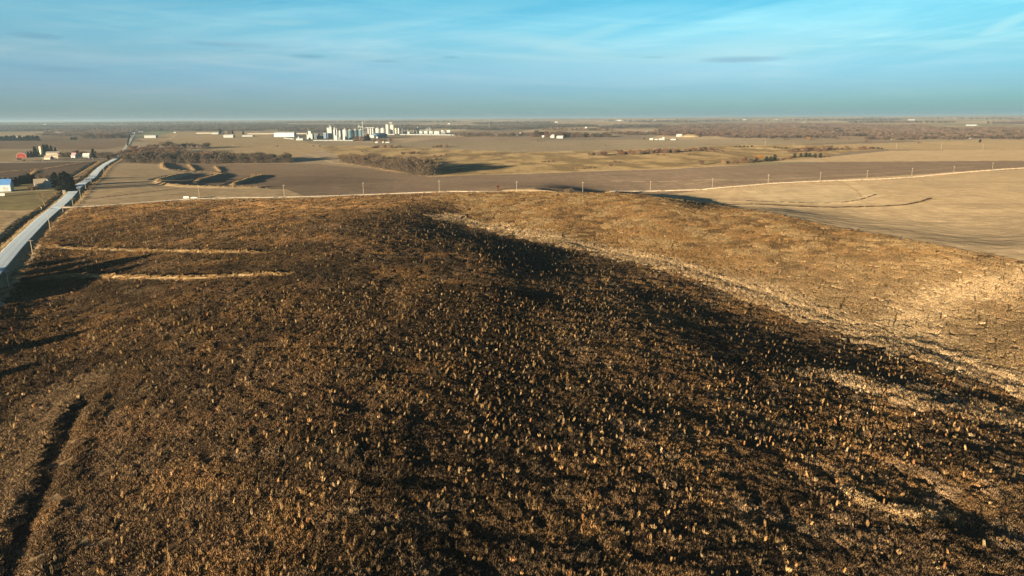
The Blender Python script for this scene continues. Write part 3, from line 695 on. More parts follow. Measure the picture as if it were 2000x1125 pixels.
# upright seed heads and tussocks that stand clear of the cover
tX1, tY1 = jgrid(82, 300, 1.55); tX2, tY2 = jgrid(300, 730, 2.6)
TX = np.concatenate([tX1, tX2]); TY = np.concatenate([tY1, tY2])
k = inpoly(TX, TY, PRAIRIE) & keepout(TX, TY); TX, TY = TX[k], TY[k]
tb = inpoly(TX, TY, BPOLY); dn = fbm(TX / 12, TY / 12, 3, 61) * .4 + fbm(TX / 50, TY / 50, 2, 62) * .35 + fbm((TX + .12 * TY) / 5, TY / 70, 2, 63) * .25; dv = seg_dist(TX, TY, VALLEY)[0]
gl = seg_dist(TX, TY, GULLY)
prob = smooth(.36, .62, dn) * .9 + .09 + .14 * (TX < -10) * (TY < 260); prob = np.where(tb, .34, prob) * smooth(3, 10, dv); prob = np.where(gl[0] < 13, prob * .25, prob)
k = g.random(len(TX)) < prob; TX, TY, tb = TX[k], TY[k], tb[k]; n = len(TX); print('tufts', n)
r = g.random(n)[:, None]
tcol = np.where(r < .42, c3(.40, .29, .155), np.where(r < .70, c3(.36, .235, .11), np.where(r < .82, c3(.52, .42, .28), np.where(r < .86, c3(.36, .19, .09), c3(.30, .24, .15)))))
tcol = tcol * (.30 + 1.25 * g.random(n)[:, None] ** 1.9); tcol = np.where(tb[:, None], tcol * .8, tcol) * (.74 + .50 * smooth(260, 130, TY))[:, None]
sc = .34 + .85 * g.random(n) ** 2.0; sc = sc * np.where(np.hypot(TX, TY) > 300, 1.15, 1.0)
def spindle(n, seed, h=1.5, r=.26, kind=0):
    q = np.random.default_rng(seed); V = []; Fc = []; S = []
    for i in range(n):
        a = q.random() * 6.283; z = h * (.25 + .72 * q.random()) if kind == 0 else h * q.random() * .8
        zz = z / h; rad = r * (math.sin(math.pi * min(max((zz - .12) / .9, .03), .98)) if kind == 0 else .25 + .7 * zz) * (.5 + .5 * q.random())
        x, y = math.cos(a) * rad, math.sin(a) * rad; L = h * (.16 + .16 * q.random()) * (1 if kind == 0 else 1.5); w = .05 + .07 * q.random()
        ta = a + q.normal() * 1.2; dx, dy = -math.sin(ta) * w / 2, math.cos(ta) * w / 2; o = len(V) * 1
        lx, ly = math.cos(a) * L * .25, math.sin(a) * L * .25
        V += [(x - dx, y - dy, z - L / 2), (x + dx, y + dy, z - L / 2), (x + lx, y + ly, z + L / 2)]; Fc.append((o, o + 1, o + 2)); S += [q.random()] * 3
    for i in range(4):
        a = q.random() * 6.283; o = len(V); V += [(math.cos(a) * .03, math.sin(a) * .03, -.05), (-math.cos(a) * .03, -math.sin(a) * .03, -.05), (math.cos(a * 2) * r * .3, math.sin(a * 2) * r * .3, h * .8)]; Fc.append((o, o + 1, o + 2)); S += [.3] * 3
    return np.array(V), np.array(Fc), np.array(S)
tp = [spindle(60, 200 + i, 1.5 + .3 * (i % 2), .13 + .04 * i) for i in range(3)] + [spindle(60, 210 + i, 1.15, .36 + .12 * i, 1) for i in range(3)]
scatter('grass_tuft', tp, tint_mat('dry_tuft', .5, .98), np.stack([TX, TY, H(TX, TY)], 1), np.stack([g.normal(size=n) * .22, g.normal(size=n) * .22, g.random(n) * 6.28], 1),
        np.stack([sc * (.8 + .5 * g.random(n)), sc * (.8 + .5 * g.random(n)), sc], 1), tcol, np.where(g.random(n) < .4, g.integers(0, 3, n), g.integers(3, 6, n)),
        'pale tan seed heads and tussocks standing above the dark prairie', 'grass')

# lodged pale mats of grass round the water course
mx, my = jgrid(150, 560, 2.6); k = inpoly(mx, my, PRAIRIE) & (mx > 20); mx, my = mx[k], my[k]
d1 = seg_dist(mx, my, VALLEY)[0]; d2 = seg_dist(mx, my, TRIB[0])[0]; d3 = seg_dist(mx, my, TRIB[1])[0]; d4 = seg_dist(mx, my, TRIB[4])[0]
pr = .7 * smooth(24, 4, d1) + .75 * smooth(30, 5, d2) + .7 * smooth(13, 2, d3) + .5 * smooth(10, 2, d4) + .22 * smooth(70, 20, d1) * smooth(.5, .65, fbm(mx / 9, my / 9, 2, 71)) + .004
k = g.random(len(mx)) < pr * smooth(.35, .6, fbm(mx / 6, my / 6, 2, 72)); mx, my = mx[k], my[k]; n = len(mx); print('mats', n)
msx, msy = slope(mx, my); ms = .45 + .75 * g.random(n) ** 1.5
scatter('grass_mat', [blades(520, 2.6, .16, .50, .11, 1.3, 300 + i, round_=True) for i in range(3)], tint_mat('lodged_grass', .75, 1.3, hue=(1.05, 1, .9)), np.stack([mx, my, H(mx, my)], 1), euler_from(msx, msy, g.random(n) * 6.28),
        np.stack([ms, ms, .95 + .6 * g.random(n)], 1), c3(.52, .42, .275) * (.75 + .4 * g.random(n)[:, None]), g.integers(0, 3, n), 'cream mats of flattened grass along the dry watercourse', 'grass')

# rough grass on banks, ditches and verges beyond the prairie, plus dark strips for bank shade
vx = []; vy = []; vc = []; vh = []
def line_grass(P, w, dens, c, h=1.0, step=None):
    P = np.asarray(P); seg = np.hypot(*np.diff(P, axis=0).T); L = np.concatenate([[0], np.cumsum(seg)]); nn = int(L[-1] * dens)
    s = g.random(nn) * L[-1]; x = np.interp(s, L, P[:, 0]); y = np.interp(s, L, P[:, 1]); x = x + g.normal(size=nn) * w * .5; y = y + g.normal(size=nn) * w * .5
    vx.extend(x); vy.extend(y); vc.extend((np.array(c)[None, :] * .72 * (.7 + .6 * g.random(nn)[:, None])).tolist()); vh.extend([h] * nn)
for i, (P, hh, w) in enumerate(BERMS):
    if hh > .5 and i not in (10, 11): line_grass(P, w * .8, .55, (.44, .32, .17) if i != 11 else (.34, .24, .12), .8 if i > 1 else .9)
for o, c in ((11, (.34, .26, .15)), (-11, (.34, .26, .15)), (14, (.3, .22, .12)), (-15, (.38, .29, .18))): line_grass(offset(MAIN, o), 3, .35, c, .8)
for k_, o_ in ((11, 3.2), (10, 2.8)): line_grass(offset(BERMS[k_][0], o_), .9, 1.3 if k_ == 11 else .3, (.060, .042, .028), 1.25 if k_ == 11 else .8)  # dark blades added as the shadow line behind two field banks
line_grass(offset(SIDE, 6), 2, .35, (.36, .27, .15), .8); line_grass(offset(SIDE, -6), 2, .35, (.38, .27, .15), .8)
for P in DITCHP: line_grass(P, 7, .5, (.36, .27, .15), .8)
line_grass(PR2, 2.5, .6, (.30, .20, .10), 1.0)
line_grass(Wg([(845,345),(700,323),(650,318)]), 4, .3, (.44, .33, .19), 1.0); line_grass(RIM, 1.6, 1.6, (.44, .33, .19), .8)
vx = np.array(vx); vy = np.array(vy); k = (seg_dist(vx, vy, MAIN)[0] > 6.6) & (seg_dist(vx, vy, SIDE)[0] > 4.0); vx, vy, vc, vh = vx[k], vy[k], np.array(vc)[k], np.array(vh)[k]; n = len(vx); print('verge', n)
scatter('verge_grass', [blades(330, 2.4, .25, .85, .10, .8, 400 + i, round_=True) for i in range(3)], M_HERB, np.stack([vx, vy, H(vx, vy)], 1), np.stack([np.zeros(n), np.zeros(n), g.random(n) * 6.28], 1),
        np.stack([.8 + .6 * g.random(n)] * 2 + [vh * (.8 + .4 * g.random(n))], 1), vc, g.integers(0, 3, n), 'rough tan grass on the terrace banks, ditches and road verges, with dark strips drawn as bank shadow', 'grass')
# ------------------------------------------------------------------ trees
M_BARK = mat_simple('bark', (.060, .048, .038), .9, .3, 2); M_PBARK = mat_simple('pale_bark', (.22, .165, .12), .9, .3, 2)
def twig_mat(name, c, var=.35):
    m, t, b = new_mat(name); f = tnoise(t, .9, 4, .6)
    oi = N(t, 'ShaderNodeObjectInfo')
    lo = tuple(v * (1 - var) for v in c); hi = tuple(v * (1 + var) for v in c)
    col = MIX(t, RAMP(t, f, [(.32, 0.0), (.68, 1.0)]), lo, hi)
    col = MIX(t, 1.0, col, RAMP(t, oi.outputs['Random'], [(0, (.72, .74, .78)), (.5, (1, 1, 1)), (1, (1.3, 1.15, 1.0))]), 'MULTIPLY')
    t.links.new(col, b.inputs['Base Color']); b.inputs['Roughness'].default_value = .9; return m
M_TWIG = twig_mat('bare_twigs', (.095, .072, .052)); M_RTWIG = twig_mat('reddish_twigs', (.13, .078, .052)); M_TTWIG = twig_mat('tan_twigs', (.20, .14, .085)); M_OLEAF = twig_mat('rusty_leaves', (.26, .14, .045))
M_PINE = twig_mat('evergreen_needles', (.012, .018, .014), .4); M_CEDAR = twig_mat('cedar_needles', (.026, .030, .018), .4)
def bare_tree(seed, twigs=1500, limbs=9, spread=.42, tw=.13, L=1.3, height=10.0, low=.25, skirt=0.0):
    q = random.Random(seed); tr = MB(); ends = []
    def grow(p, d, ln, r, lev):
        steps = 3
        for i in range(steps):
            e = p + d * ln / steps; tr.tube(p, e, r, r * .8, 5 if lev else 7, False); p = e; r *= .8
            d = (d + Vector((q.gauss(0, .12), q.gauss(0, .12), .06))).normalized()
            if lev >= 1: ends.append((p.copy(), d.copy(), r))
            if lev < 3 and (i or lev):
                for _ in range(2 if lev < 2 else 1):
                    a = q.random() * 6.283; o = Vector((math.cos(a), math.sin(a), .35 + .5 * q.random())).normalized()
                    grow(p, (d * .45 + o * .75).normalized(), ln * (.52 + .2 * q.random()), r * .55, lev + 1)
        ends.append((p.copy(), d.copy(), r))
    grow(Vector((0, 0, -.3)), Vector((q.gauss(0, .04), q.gauss(0, .04), 1)).normalized(), height * .62, height * .028, 0)
    zmax = max(e[0].z for e in ends); k = height * .93 / zmax
    wmax = sorted(math.hypot(e[0].x, e[0].y) for e in ends)[int(len(ends) * .93)]; kw = height * spread / wmax
    tr.v = [(x * kw if z > height * .1 else x, y * kw if z > height * .1 else y, z * k) for x, y, z in tr.v]
    cr = MB(); ends = [(Vector((p.x * kw, p.y * kw, p.z * k)), d, r) for p, d, r in ends if p.z * k > height * low]
    for i in range(twigs):
        p, d, r = q.choice(ends); s = L * .5
        if q.random() < skirt: a_ = q.random() * 6.283; rr_ = height * spread * .75 * math.sqrt(q.random()); p = Vector((math.cos(a_) * rr_, math.sin(a_) * rr_, height * .42 * q.random()))
        b = p + Vector((q.gauss(0, s * .6), q.gauss(0, s * .6), q.gauss(0, s * .5))); o = Vector((q.gauss(0, .7), q.gauss(0, .7), q.gauss(.5, .6))); o = (o + d * .6).normalized()
        e = b + o * L * (.5 + q.random()); sd = o.orthogonal().normalized() * tw * (.5 + q.random()); sd = (Matrix.Rotation(q.random() * 6.28, 3, o) @ sd)
        if b.z < 0.1 or e.z < .1: continue
        cr.add([b - sd / 2, b + sd / 2, e], [(0, 1, 2)])
    return tr, cr
def conifer(seed, height=10, rad=.24, n=2600, shape=1.0, round_=False):
    q = random.Random(seed); tr = MB(); tr.tube((0, 0, -.3), (0, 0, height * .97), height * .02, .03, 7); cr = MB()
    for i in range(n):
        z = height * (.04 + .94 * q.random() ** 1.25); t = z / height
        R = height * rad * ((1 - t) ** shape if not round_ else math.sqrt(max(0, 1 - (2 * t - .95) ** 2))) * (.8 + .3 * math.sin(z * 5 / height * 6 + seed)) * (.9 + .2 * q.random()) + .15
        a = q.random() * 6.283; rr = R * (.45 + .55 * q.random()); R2 = .9 + .2 * math.sin(a * 3 + seed + z)
        b = Vector((math.cos(a) * rr * R2, math.sin(a) * rr * R2, z)); L = height * .07 * (.6 + .8 * q.random())
        o = Vector((math.cos(a), math.sin(a), q.gauss(.05 if not round_ else .5, .4))).normalized(); sd = Vector((-math.sin(a), math.cos(a), q.gauss(0, .6))).normalized() * L * .5
        cr.add([b - sd, b + sd, b + o * L], [(0, 1, 2)])
    return tr, cr
def shrub(seed, height=3.0, n=700, spread=.6):
    q = random.Random(seed); tr = MB(); cr = MB(); hubs = []
    for i in range(7):
        a = q.random() * 6.283; l = height * (.4 + .4 * q.random()); e = Vector((math.cos(a) * l * spread, math.sin(a) * l * spread, l)); tr.tube((0, 0, -.1), e, .07, .03, 5, False); hubs.append(e)
    for i in range(n):
        h = q.choice(hubs); f = .35 + .65 * q.random(); b = h * f + Vector([q.gauss(0, height * .13) for _ in range(3)])
        if b.z < .05: b.z = .05
        o = Vector((q.gauss(0, .6), q.gauss(0, .6), abs(q.gauss(.6, .5)))).normalized(); L = height * .17 * (.6 + q.random()); sd = o.orthogonal().normalized() * height * .03; sd = Matrix.Rotation(q.random() * 6.28, 3, o) @ sd
        cr.add([b - sd, b + sd, b + o * L], [(0, 1, 2)])
    return tr, cr
PROTO = {}
def make_proto(kind, builder, mat, variants, height, name, cat):
    PROTO[kind] = []
    for s in range(variants):
        tr, cr = builder(s * 13 + len(PROTO) * 101 + 3)
        r = empty(name); t = tr.build('trunk', M_PBARK if kind == 'big' else M_BARK, r); c = cr.build('crown', mat, r); PROTO[kind].append([r, [t, c], height, name, cat, False])
make_proto('bare', lambda s: bare_tree(s, 2300, tw=.15, spread=.42, low=.15, skirt=.16), M_TWIG, 4, 10, 'bare_tree', 'tree')
make_proto('low', lambda s: bare_tree(s, 2600, tw=.20, spread=.58, low=.05, skirt=.26), M_TWIG, 3, 10, 'bare_tree', 'tree')
make_proto('red', lambda s: bare_tree(s, 2100, tw=.18, spread=.55, low=.05, skirt=.28), M_RTWIG, 3, 10, 'bare_tree', 'tree')
make_proto('big', lambda s: bare_tree(s, 900, tw=.05, spread=.42, L=.8, low=.38), M_TTWIG, 1, 10, 'cottonwood_tree', 'tree')
make_proto('spruce', lambda s: conifer(s, 10, .24), M_PINE, 3, 10, 'spruce_tree', 'tree')
make_proto('fatpine', lambda s: conifer(s, 10, .34, 3600, .55), M_PINE, 2, 10, 'evergreen_tree', 'tree')
make_proto('cedar', lambda s: conifer(s, 10, .45, 1800, .6, True), M_CEDAR, 3, 10, 'cedar_tree', 'tree')
make_proto('rust', lambda s: bare_tree(s, 2200, tw=.3, spread=.5, low=.1), M_OLEAF, 2, 10, 'rusty_tree', 'tree')
make_proto('shrub', lambda s: shrub(s, 10, 900, .8), M_RTWIG, 3, 10, 'shrub', 'shrub')
make_proto('tanshrub', lambda s: shrub(s, 10, 900, .9), M_TTWIG, 3, 10, 'shrub', 'shrub')
rt_ = random.Random(3); NT = 0
def plant_world(x, y, hm, kind, label, group=None, wide=1.0, v=None):
    global NT
    lst = PROTO[kind]; p = lst[rt_.randrange(len(lst)) if v is None else v]; z = float(H(x, y))
    if not p[5]: o = p[0]; p[5] = True
    else: o = copy_thing(p[0], p[1])
    s = hm / p[2]; o.location = (x, y, z - .1); o.scale = (s * wide, s * wide, s); o.rotation_euler = (0, 0, rt_.random() * 6.28)
    tag(o, label, p[4], group)
    if not group and 'group' in o: del o['group']
    NT += 1; return o
def plant(px, py, hpx, kind, label, group=None, wide=1.0, v=None):
    x, y, z = G(px, py); return plant_world(x, y, hpx * scale_at(x, y, z) / math.cos(PITCH) * .98, kind, label, group, wide, v)
def row(pts, n, h, kinds, label, group, jx=2, jy=.6, jh=.25, wide=1.15):
    pts = np.array(pts, float)
    for i in range(n):
        t = (i + rt_.random() * .8) / n * (len(pts) - 1); k = min(int(t), len(pts) - 2); p = pts[k] + (pts[k + 1] - pts[k]) * (t - k)
        hh = (h if isinstance(h, (int, float)) else np.interp(t / (len(pts) - 1), np.linspace(0, 1, len(h)), h)) * (1 + rt_.uniform(-jh, jh))
        if n > 7 and group != GE:
            q_ = min(int((i + .5) / n * min(n // 3, 9)), 8); m_ = min(n // 3, 9); dx_ = 'left' if (q_ + .5) / m_ < .5 else 'right'
            where_ = ', ' + ('at its left end' if q_ == 0 else 'at its right end' if q_ == m_ - 1 else 'near its middle' if abs((q_ + .5) / m_ - .5) < .7 / m_ else ('towards its %s end' % dx_ if abs((q_ + .5) / m_ - .5) > .27 else 'a little %s of its middle' % dx_))
        else: where_ = ''
        kd = rt_.choice(kinds); plant(p[0] + rt_.uniform(-jx, jx), p[1] + rt_.uniform(-jy, jy), hh, kd, label.get(PROTO[kd][0][3], list(label.values())[0]) if isinstance(label, dict) else label + where_, group, wide)
# A: belt across the creek behind the terraces
GE = 'thicket shrubs in the golden meadow'
LB = 'bare grey tree in the belt behind the terraces'
row([(242,316),(300,317.5),(345,318.5)], 17, [16, 20, 20], ['low', 'bare', 'low'], LB, 'trees in the creek belt behind the terraces')
row([(345,318.5),(420,319),(480,318.5),(572,318)], 38, [20, 20, 18, 17], ['low', 'bare', 'low'], LB, 'trees in the creek belt behind the terraces')
row([(238,310),(300,312),(345,313),(480,314)], 26, [16, 18, 18, 15], ['low', 'red', 'low'], LB, 'trees in the creek belt behind the terraces')
LR = 'reddish bare tree of the roadside creek thicket'
row([(252,304),(290,306),(350,308),(400,309)], 15, 15, ['red', 'low', 'red'], LR, 'trees of the roadside creek thicket', wide=1.6)
row([(258,296),(300,299),(352,301)], 9, 13, ['red', 'red', 'low'], LR, 'trees of the roadside creek thicket', wide=1.6)
row([(285,289),(310,290)], 4, 8, ['low'], 'dark rounded bare tree behind the white farmstead roofs by the creek', 'trees behind the creek farmstead')
plant(303, 290, 8, 'cedar', 'dark evergreen at the right edge of the clump behind the creek farmstead')
LS = 'tall spreading bare tree with thin crown rising behind the creek thicket'
for px, h in ((322, 15), (331, 17), (340, 13), (349, 12)): plant(px, 292, h, 'bare', LS, 'tall bare trees behind the creek thicket', 1.2)
row([(356,291),(412,291)], 8, 11.5, ['bare'], 'thin bare tree in the short field row', 'trees of the short row on the pale field', jx=1)
# B: second belt
LC = 'bare brown tree in the diagonal belt by the meadow'
row([(668,316),(700,321),(760,331),(812,340)], 28, [14, 19, 24, 27], ['low', 'bare'], LC, 'trees in the diagonal belt', wide=1.3)
row([(676,313),(740,322),(800,332),(826,337)], 18, [11, 16, 21, 23], ['low', 'red'], LC, 'trees in the diagonal belt')
row([(808,341),(838,343)], 6, 29, ['low', 'bare'], 'tall dark tree closing the right end of the diagonal belt', 'dark trees at the right end of the diagonal belt', wide=1.25)
plant(898, 333.5, 4, 'cedar', 'small dark cedar lying in the long shadow right of the diagonal belt')
# C: row on the far side of the pale plain
LD = 'bare tree in the far row on the plain'
row([(1040,267),(1080,268.5),(1130,268)], 14, 11, ['low', 'red'], LD, 'trees in the far row behind the small farm')
row([(1130,268),(1196,267.5)], 15, 8.5, ['bare', 'low'], LD, 'trees in the far row behind the small farm')
for px in (1088, 1096, 1103): plant(px, 267.5, 10, 'spruce', 'dark spruce behind the silvery bins of the small farm on the plain', 'spruces behind the small farm on the plain')
# D: hedgerow on the right
for px, py, h, kd, l in ((1415,320,8,'tanshrub','pale rusty shrub at the left end of the long hedgerow on the right'),(1424,319,9,'tanshrub','rusty shrub second from the left end of the long hedgerow'),(1436,319,8,'shrub','low brown shrub third from the left end of the long hedgerow'),
    (1449,318.5,11,'red','reddish bare tree left of the dark trees in the hedgerow'),(1457,318.5,13,'bare','tallest grey bare tree in the left half of the hedgerow'),(1466,318,10,'low','low dark bare tree right of the tall grey one in the hedgerow'),
    (1475,317,11,'low','broad bare tree left of the rusty leaved tree in the hedgerow'),(1485,315,13,'rust','orange leaved tree standing out in the hedgerow'),(1478,314,11,'rust','smaller orange leaved tree behind the hedgerow'),
    (1497,315.5,10,'cedar','dark cedar just right of the orange leaved tree'),(1505,315.5,10,'cedar','dark cedar in the middle of the close cedar trio'),(1513,313,11,'cedar','tallest dark cedar at the right of the close trio'),
    (1524,313,6,'tanshrub','low tan shrub right of the cedar trio'),(1537,311,5,'shrub','small brown shrub between the cedars of the hedgerow'),(1545,309,5,'shrub','small reddish shrub left of the spaced cedars'),
    (1552,308.5,9,'cedar','first of the four spaced cedars in the hedgerow'),(1564,307,8,'cedar','second of the four spaced cedars in the hedgerow'),(1574,307,9,'cedar','third of the four spaced cedars in the hedgerow'),(1581,307,8,'cedar','fourth of the four spaced cedars in the hedgerow'),
    (1592,308,8,'cedar','dark cedar left of the last one of the hedgerow'),(1602,308,9,'cedar','conical cedar at the right end of the hedgerow'),(1617,307,4,'shrub','tiny shrub past the right end of the hedgerow')):
    plant(px, py, h, kd, l, None, 1.0)
row([(1540,298),(1600,296),(1658,292)], 13, [8, 10, 6], ['low', 'red'], 'bare tree in the thicket behind the cedars', 'trees of the thicket behind the cedars', jx=1.5, wide=1.2)
row([(1677,292),(1716,291.5)], 6, 6, ['red', 'low'], 'low reddish thicket tree on the pale field edge at the right', 'low thicket on the pale field edge', wide=1.5)
plant(1722, 291.5, 3.4, 'cedar', 'tiny dark cedar beside the low thicket on the pale field')
row([(1435,287.5),(1468,287.5)], 6, 3, ['cedar'], 'small dark cedar in the low line on the far meadow edge', 'cedars on the far meadow edge', wide=1.5)
row([(1512,289),(1540,290)], 4, 2.4, ['cedar'], 'tiny dark bush in the short line right of the cedar line', 'bushes on the far meadow edge', wide=1.8)
# E: thickets in the golden meadow
LE = 'reddish leafless shrub in the golden meadow'
GE = 'thicket shrubs in the golden meadow'
for a, b, c, d, n, h in ((1146,303,1190,305,5,8),(1208,302,1250,302,6,9),(1250,300,1330,298,12,8),(1330,297,1400,293,6,7),(1345,303,1365,302,2,4),(1280,304,1300,303,2,4),(1375,297,1415,296,5,4),(720,290,778,289,9,6),(842,289,882,288,5,4.5),
                          (785,302,822,300,5,4.5),(850,306,880,304,3,5),(820,308,870,313,4,5),(1052,317,1092,316,4,3),(1110,331,1165,329,6,3.6),(940,302,1000,301,5,2.6),(700,297,716,296,2,3),(1196,317,1212,318,2,4)):
    ph_ = 'left' if a < 900 else 'middle' if a < 1240 else 'right'; dp_ = 'near its front edge' if b > 306 else 'near its far edge' if b < 296 else 'in mid depth'
    row([(a, b), (c, d)], n, h, ['shrub', 'shrub', 'tanshrub', 'red'], 'leafless shrub in the %s part of the meadow %s' % (ph_, dp_), GE, jx=3, wide=1.3)
plant(1370.5, 322.5, 11, 'red', 'lone small reddish tree with long shadow in the golden meadow')
plant(1193, 325, 6, 'shrub', 'lone small shrub in the meadow left of the lone reddish tree')
# crest bushes
plant(973, 373, 13, 'red', 'dark leaning bush on the side road verge left of the hill crest', None, .8)
plant(1109, 377, 11, 'tanshrub', 'pale tan bush sticking up behind the hill crest', None, 1.1)
# small solitary things on the plain
for px, py, h, kd, l in ((1050,277,5,'tanshrub','lone tiny bush on the pale plain below the small farm'),(1182,285,3,'shrub','lone dark bush on the pale plain right of the small farm'),(1258,272.5,3,'cedar','tiny dark tree left of the white farm on the plain'),
    (1691,278,6.5,'bare','lone round bare tree below the evergreen grove at the right'),(1794,280,4,'tanshrub','lone low bush on the pale field far right'),(1914,278,6,'cedar','lone upright green tree left of the far right pole'),
    (1531,274,4,'shrub','lone bush at the wood edge by the white farm'),(1538,274,5,'bare','lone bare tree between two bushes at the wood edge'),(1579,274,6,'rust','lone rusty tree at the wood edge'),(542,286,2.4,'shrub','tiny bush on the field below the big warehouse'),
    (612,286,3,'shrub','tiny bush on the field below the white plant tower'),(625,286,3,'shrub','tiny bush right of its twin below the white plant tower')):
    plant(px, py, h, kd, l)
# trees about the grain plant
row([(690,276),(712,276)], 4, 9, ['red', 'low'], 'purplish bare tree in front of the blue silos', 'bare trees in front of the blue silos')
row([(714,274),(722,274)], 3, 12, ['fatpine'], 'dark evergreen at the foot of the silos', 'evergreens at the foot of the silos')
row([(724,277),(772,277)], 7, 6.5, ['red', 'low'], 'low reddish tree round the little white house by the plant', 'trees round the little house by the plant')
# F: farmsteads on the left
for px, py, h, w in ((106,360,20,.9),(111,366,29,.8),(118,371,25,.85),(124,373,35,.75),(131,374,39,.72),(138,373.5,34,.75),(143,371,26,.8),(127,369,30,.8)):
    plant(px, py, h, 'fatpine', 'tall black-green evergreen of the windbreak beside the small white house', 'tall windbreak beside the white house', w)
for px, py, h in ((-6,362,14),(3,361,14),(12,362,15),(24,365,18),(33,363,17),(42,360,17),(50,359,17),(58,358,19),(66,357,16)):
    plant(px, py, h, 'fatpine', 'short dark evergreen behind the blue roofed shed, ' + ('above its roof' if px < 20 else 'right of its roof' if px < 45 else 'nearest the small white house'), 'evergreens behind the blue roofed shed', 1.25)
for px, py, h in ((76,352,12),(84,350,12),(93,352,13),(100,357,18)): plant(px, py, h, 'low', 'bare grey tree between the short and the tall evergreens', 'bare trees of the windbreak gap', 1.2)
plant(88, 404, 33, 'big', 'tall leafless cottonwood standing alone on the lawn by the road', None, .85)
plant(64, 372, 10, 'shrub', 'purplish bush left of the small white house', None, 1.2)
for px, py, h in ((56,307,11),(62,307,12),(70,306,19),(79,302,16),(88,303,20),(94,302,19),(101,299,14),(109,300,12)):
    plant(px, py, h, 'spruce', 'dark spruce behind the silo of the red barn farm', 'spruces behind the silo of the red barn farm', 1.35)
row([(118,308),(140,307)], 5, 9, ['low', 'fatpine'], {'bare_tree': 'bare dark tree in the middle of the red barn farm', 'evergreen_tree': 'dark evergreen in the middle of the red barn farm'}, 'trees in the middle of the red barn farm')
row([(142,303),(170,303)], 5, 9, ['low', 'red'], 'bare tree behind the white farmhouse of the red barn farm', 'bare trees behind the white farmhouse')
for px, h in ((183, 17), (188, 12)): plant(px, 308, h, 'spruce', 'dark spruce right of the white farmhouse', 'spruces right of the white farmhouse', 1.3)
row([(190,309),(226,310)], 8, 11, ['low', 'bare', 'low'], 'bare tree of the left roadside clump', 'bare trees of the left roadside clump')
plant(212, 311, 9, 'fatpine', 'dark evergreen low in the roadside clump right of the red barn farm')
for px, h, l in ((38, 5, 'left'), (46, 4, 'right')): plant(px, 315 if px > 40 else 313, h, 'shrub', 'low dark bush below the red barn, the %s one of two' % l, None, 1.2)
row([(-4,274.5),(78,274.5)], 20, 9, ['fatpine'], 'dark evergreen of the far left windbreak', 'evergreens of the far left windbreak', wide=1.3, jh=.15)
row([(138,273),(151,273)], 4, 5.5, ['cedar'], 'dark bush of the small round clump alone on the left field', 'bushes of the round clump on the left field', wide=1.3)
row([(165,271),(248,269.5)], 16, 9, ['red', 'low'], 'reddish tree at the field edge left of the highway', 'bare trees at the field edge left of the highway')
row([(249,287),(254,268)], 6, 6, ['cedar'], 'dark evergreen lining the left side of the highway', 'evergreens lining the highway', jx=.5, wide=.8)
row([(420,262),(478,262)], 5, 8, ['fatpine', 'low'], {'bare_tree': 'bare tree behind the low sheds left of the plant', 'evergreen_tree': 'dark evergreen behind the low sheds left of the plant'}, 'trees behind the low sheds')
# off to the left: the trees whose long shadows cross the lower left of the slope
sh = np.array([math.sin(LIGHT_AZ), math.cos(LIGHT_AZ)]) / math.tan(SUN_EL)
for (px, py, hm) in ((300,498,17),(250,505,16),(215,515,18),(285,516,15),(180,526,17),(150,548,18),(110,566,17),(195,640,13),(120,660,14),(60,676,14),(150,690,11),(120,512,19),(140,520,20),(95,530,18),(165,535,19),(75,545,20),(190,520,18),(60,560,20),(85,572,19),(125,556,18),(45,575,18),(240,515,17),(30,590,17)):
    x, y = march(px, py, H); b = np.array([x, y]) - sh * hm * 1.0
    if math.degrees(math.atan2(b[0], b[1])) > -39.5: continue
    plant_world(b[0], b[1], hm * 1.15, 'fatpine', 'tall evergreen standing left of the view, its shadow lying across the slope', 'evergreens left of the view', 1.6)
print('trees', NT)

# far woods: masses of leafless trees nobody could count
def canopy(seed, n=150, col=0):
    q = np.random.default_rng(seed); c = q.normal(size=(9, 3)) * np.array([3.2, 3.2, 1.9]) + np.array([0, 0, 8.5]); V = []; Fc = []; S = []
    for i in range(n):
        h = c[q.integers(9)]; d = q.normal(size=3); d /= np.linalg.norm(d); p = h + d * 2.6 * q.random() ** .4; p[2] = max(p[2], .5); u = np.cross(d, [0.3, .5, .8]); u /= np.linalg.norm(u); w = .5 + .7 * q.random(); o = len(V)
        V += [p - u * w * .5, p + u * w * .5, p + d * 1.6 + np.array([0, 0, 1.0])]; Fc.append((o, o + 1, o + 2)); S += [q.random()] * 3
    for i in range(3):
        a = q.random() * 6.28; o = len(V); V += [np.array([-.25, 0, -1]), np.array([.25, .1, -1]), np.array([math.cos(a) * 1.5, math.sin(a) * 1.5, 8])]; Fc.append((o, o + 1, o + 2)); S += [.6] * 3
    return np.array(V), np.array(Fc), np.array(S)
cps = [canopy(500 + i) for i in range(5)]
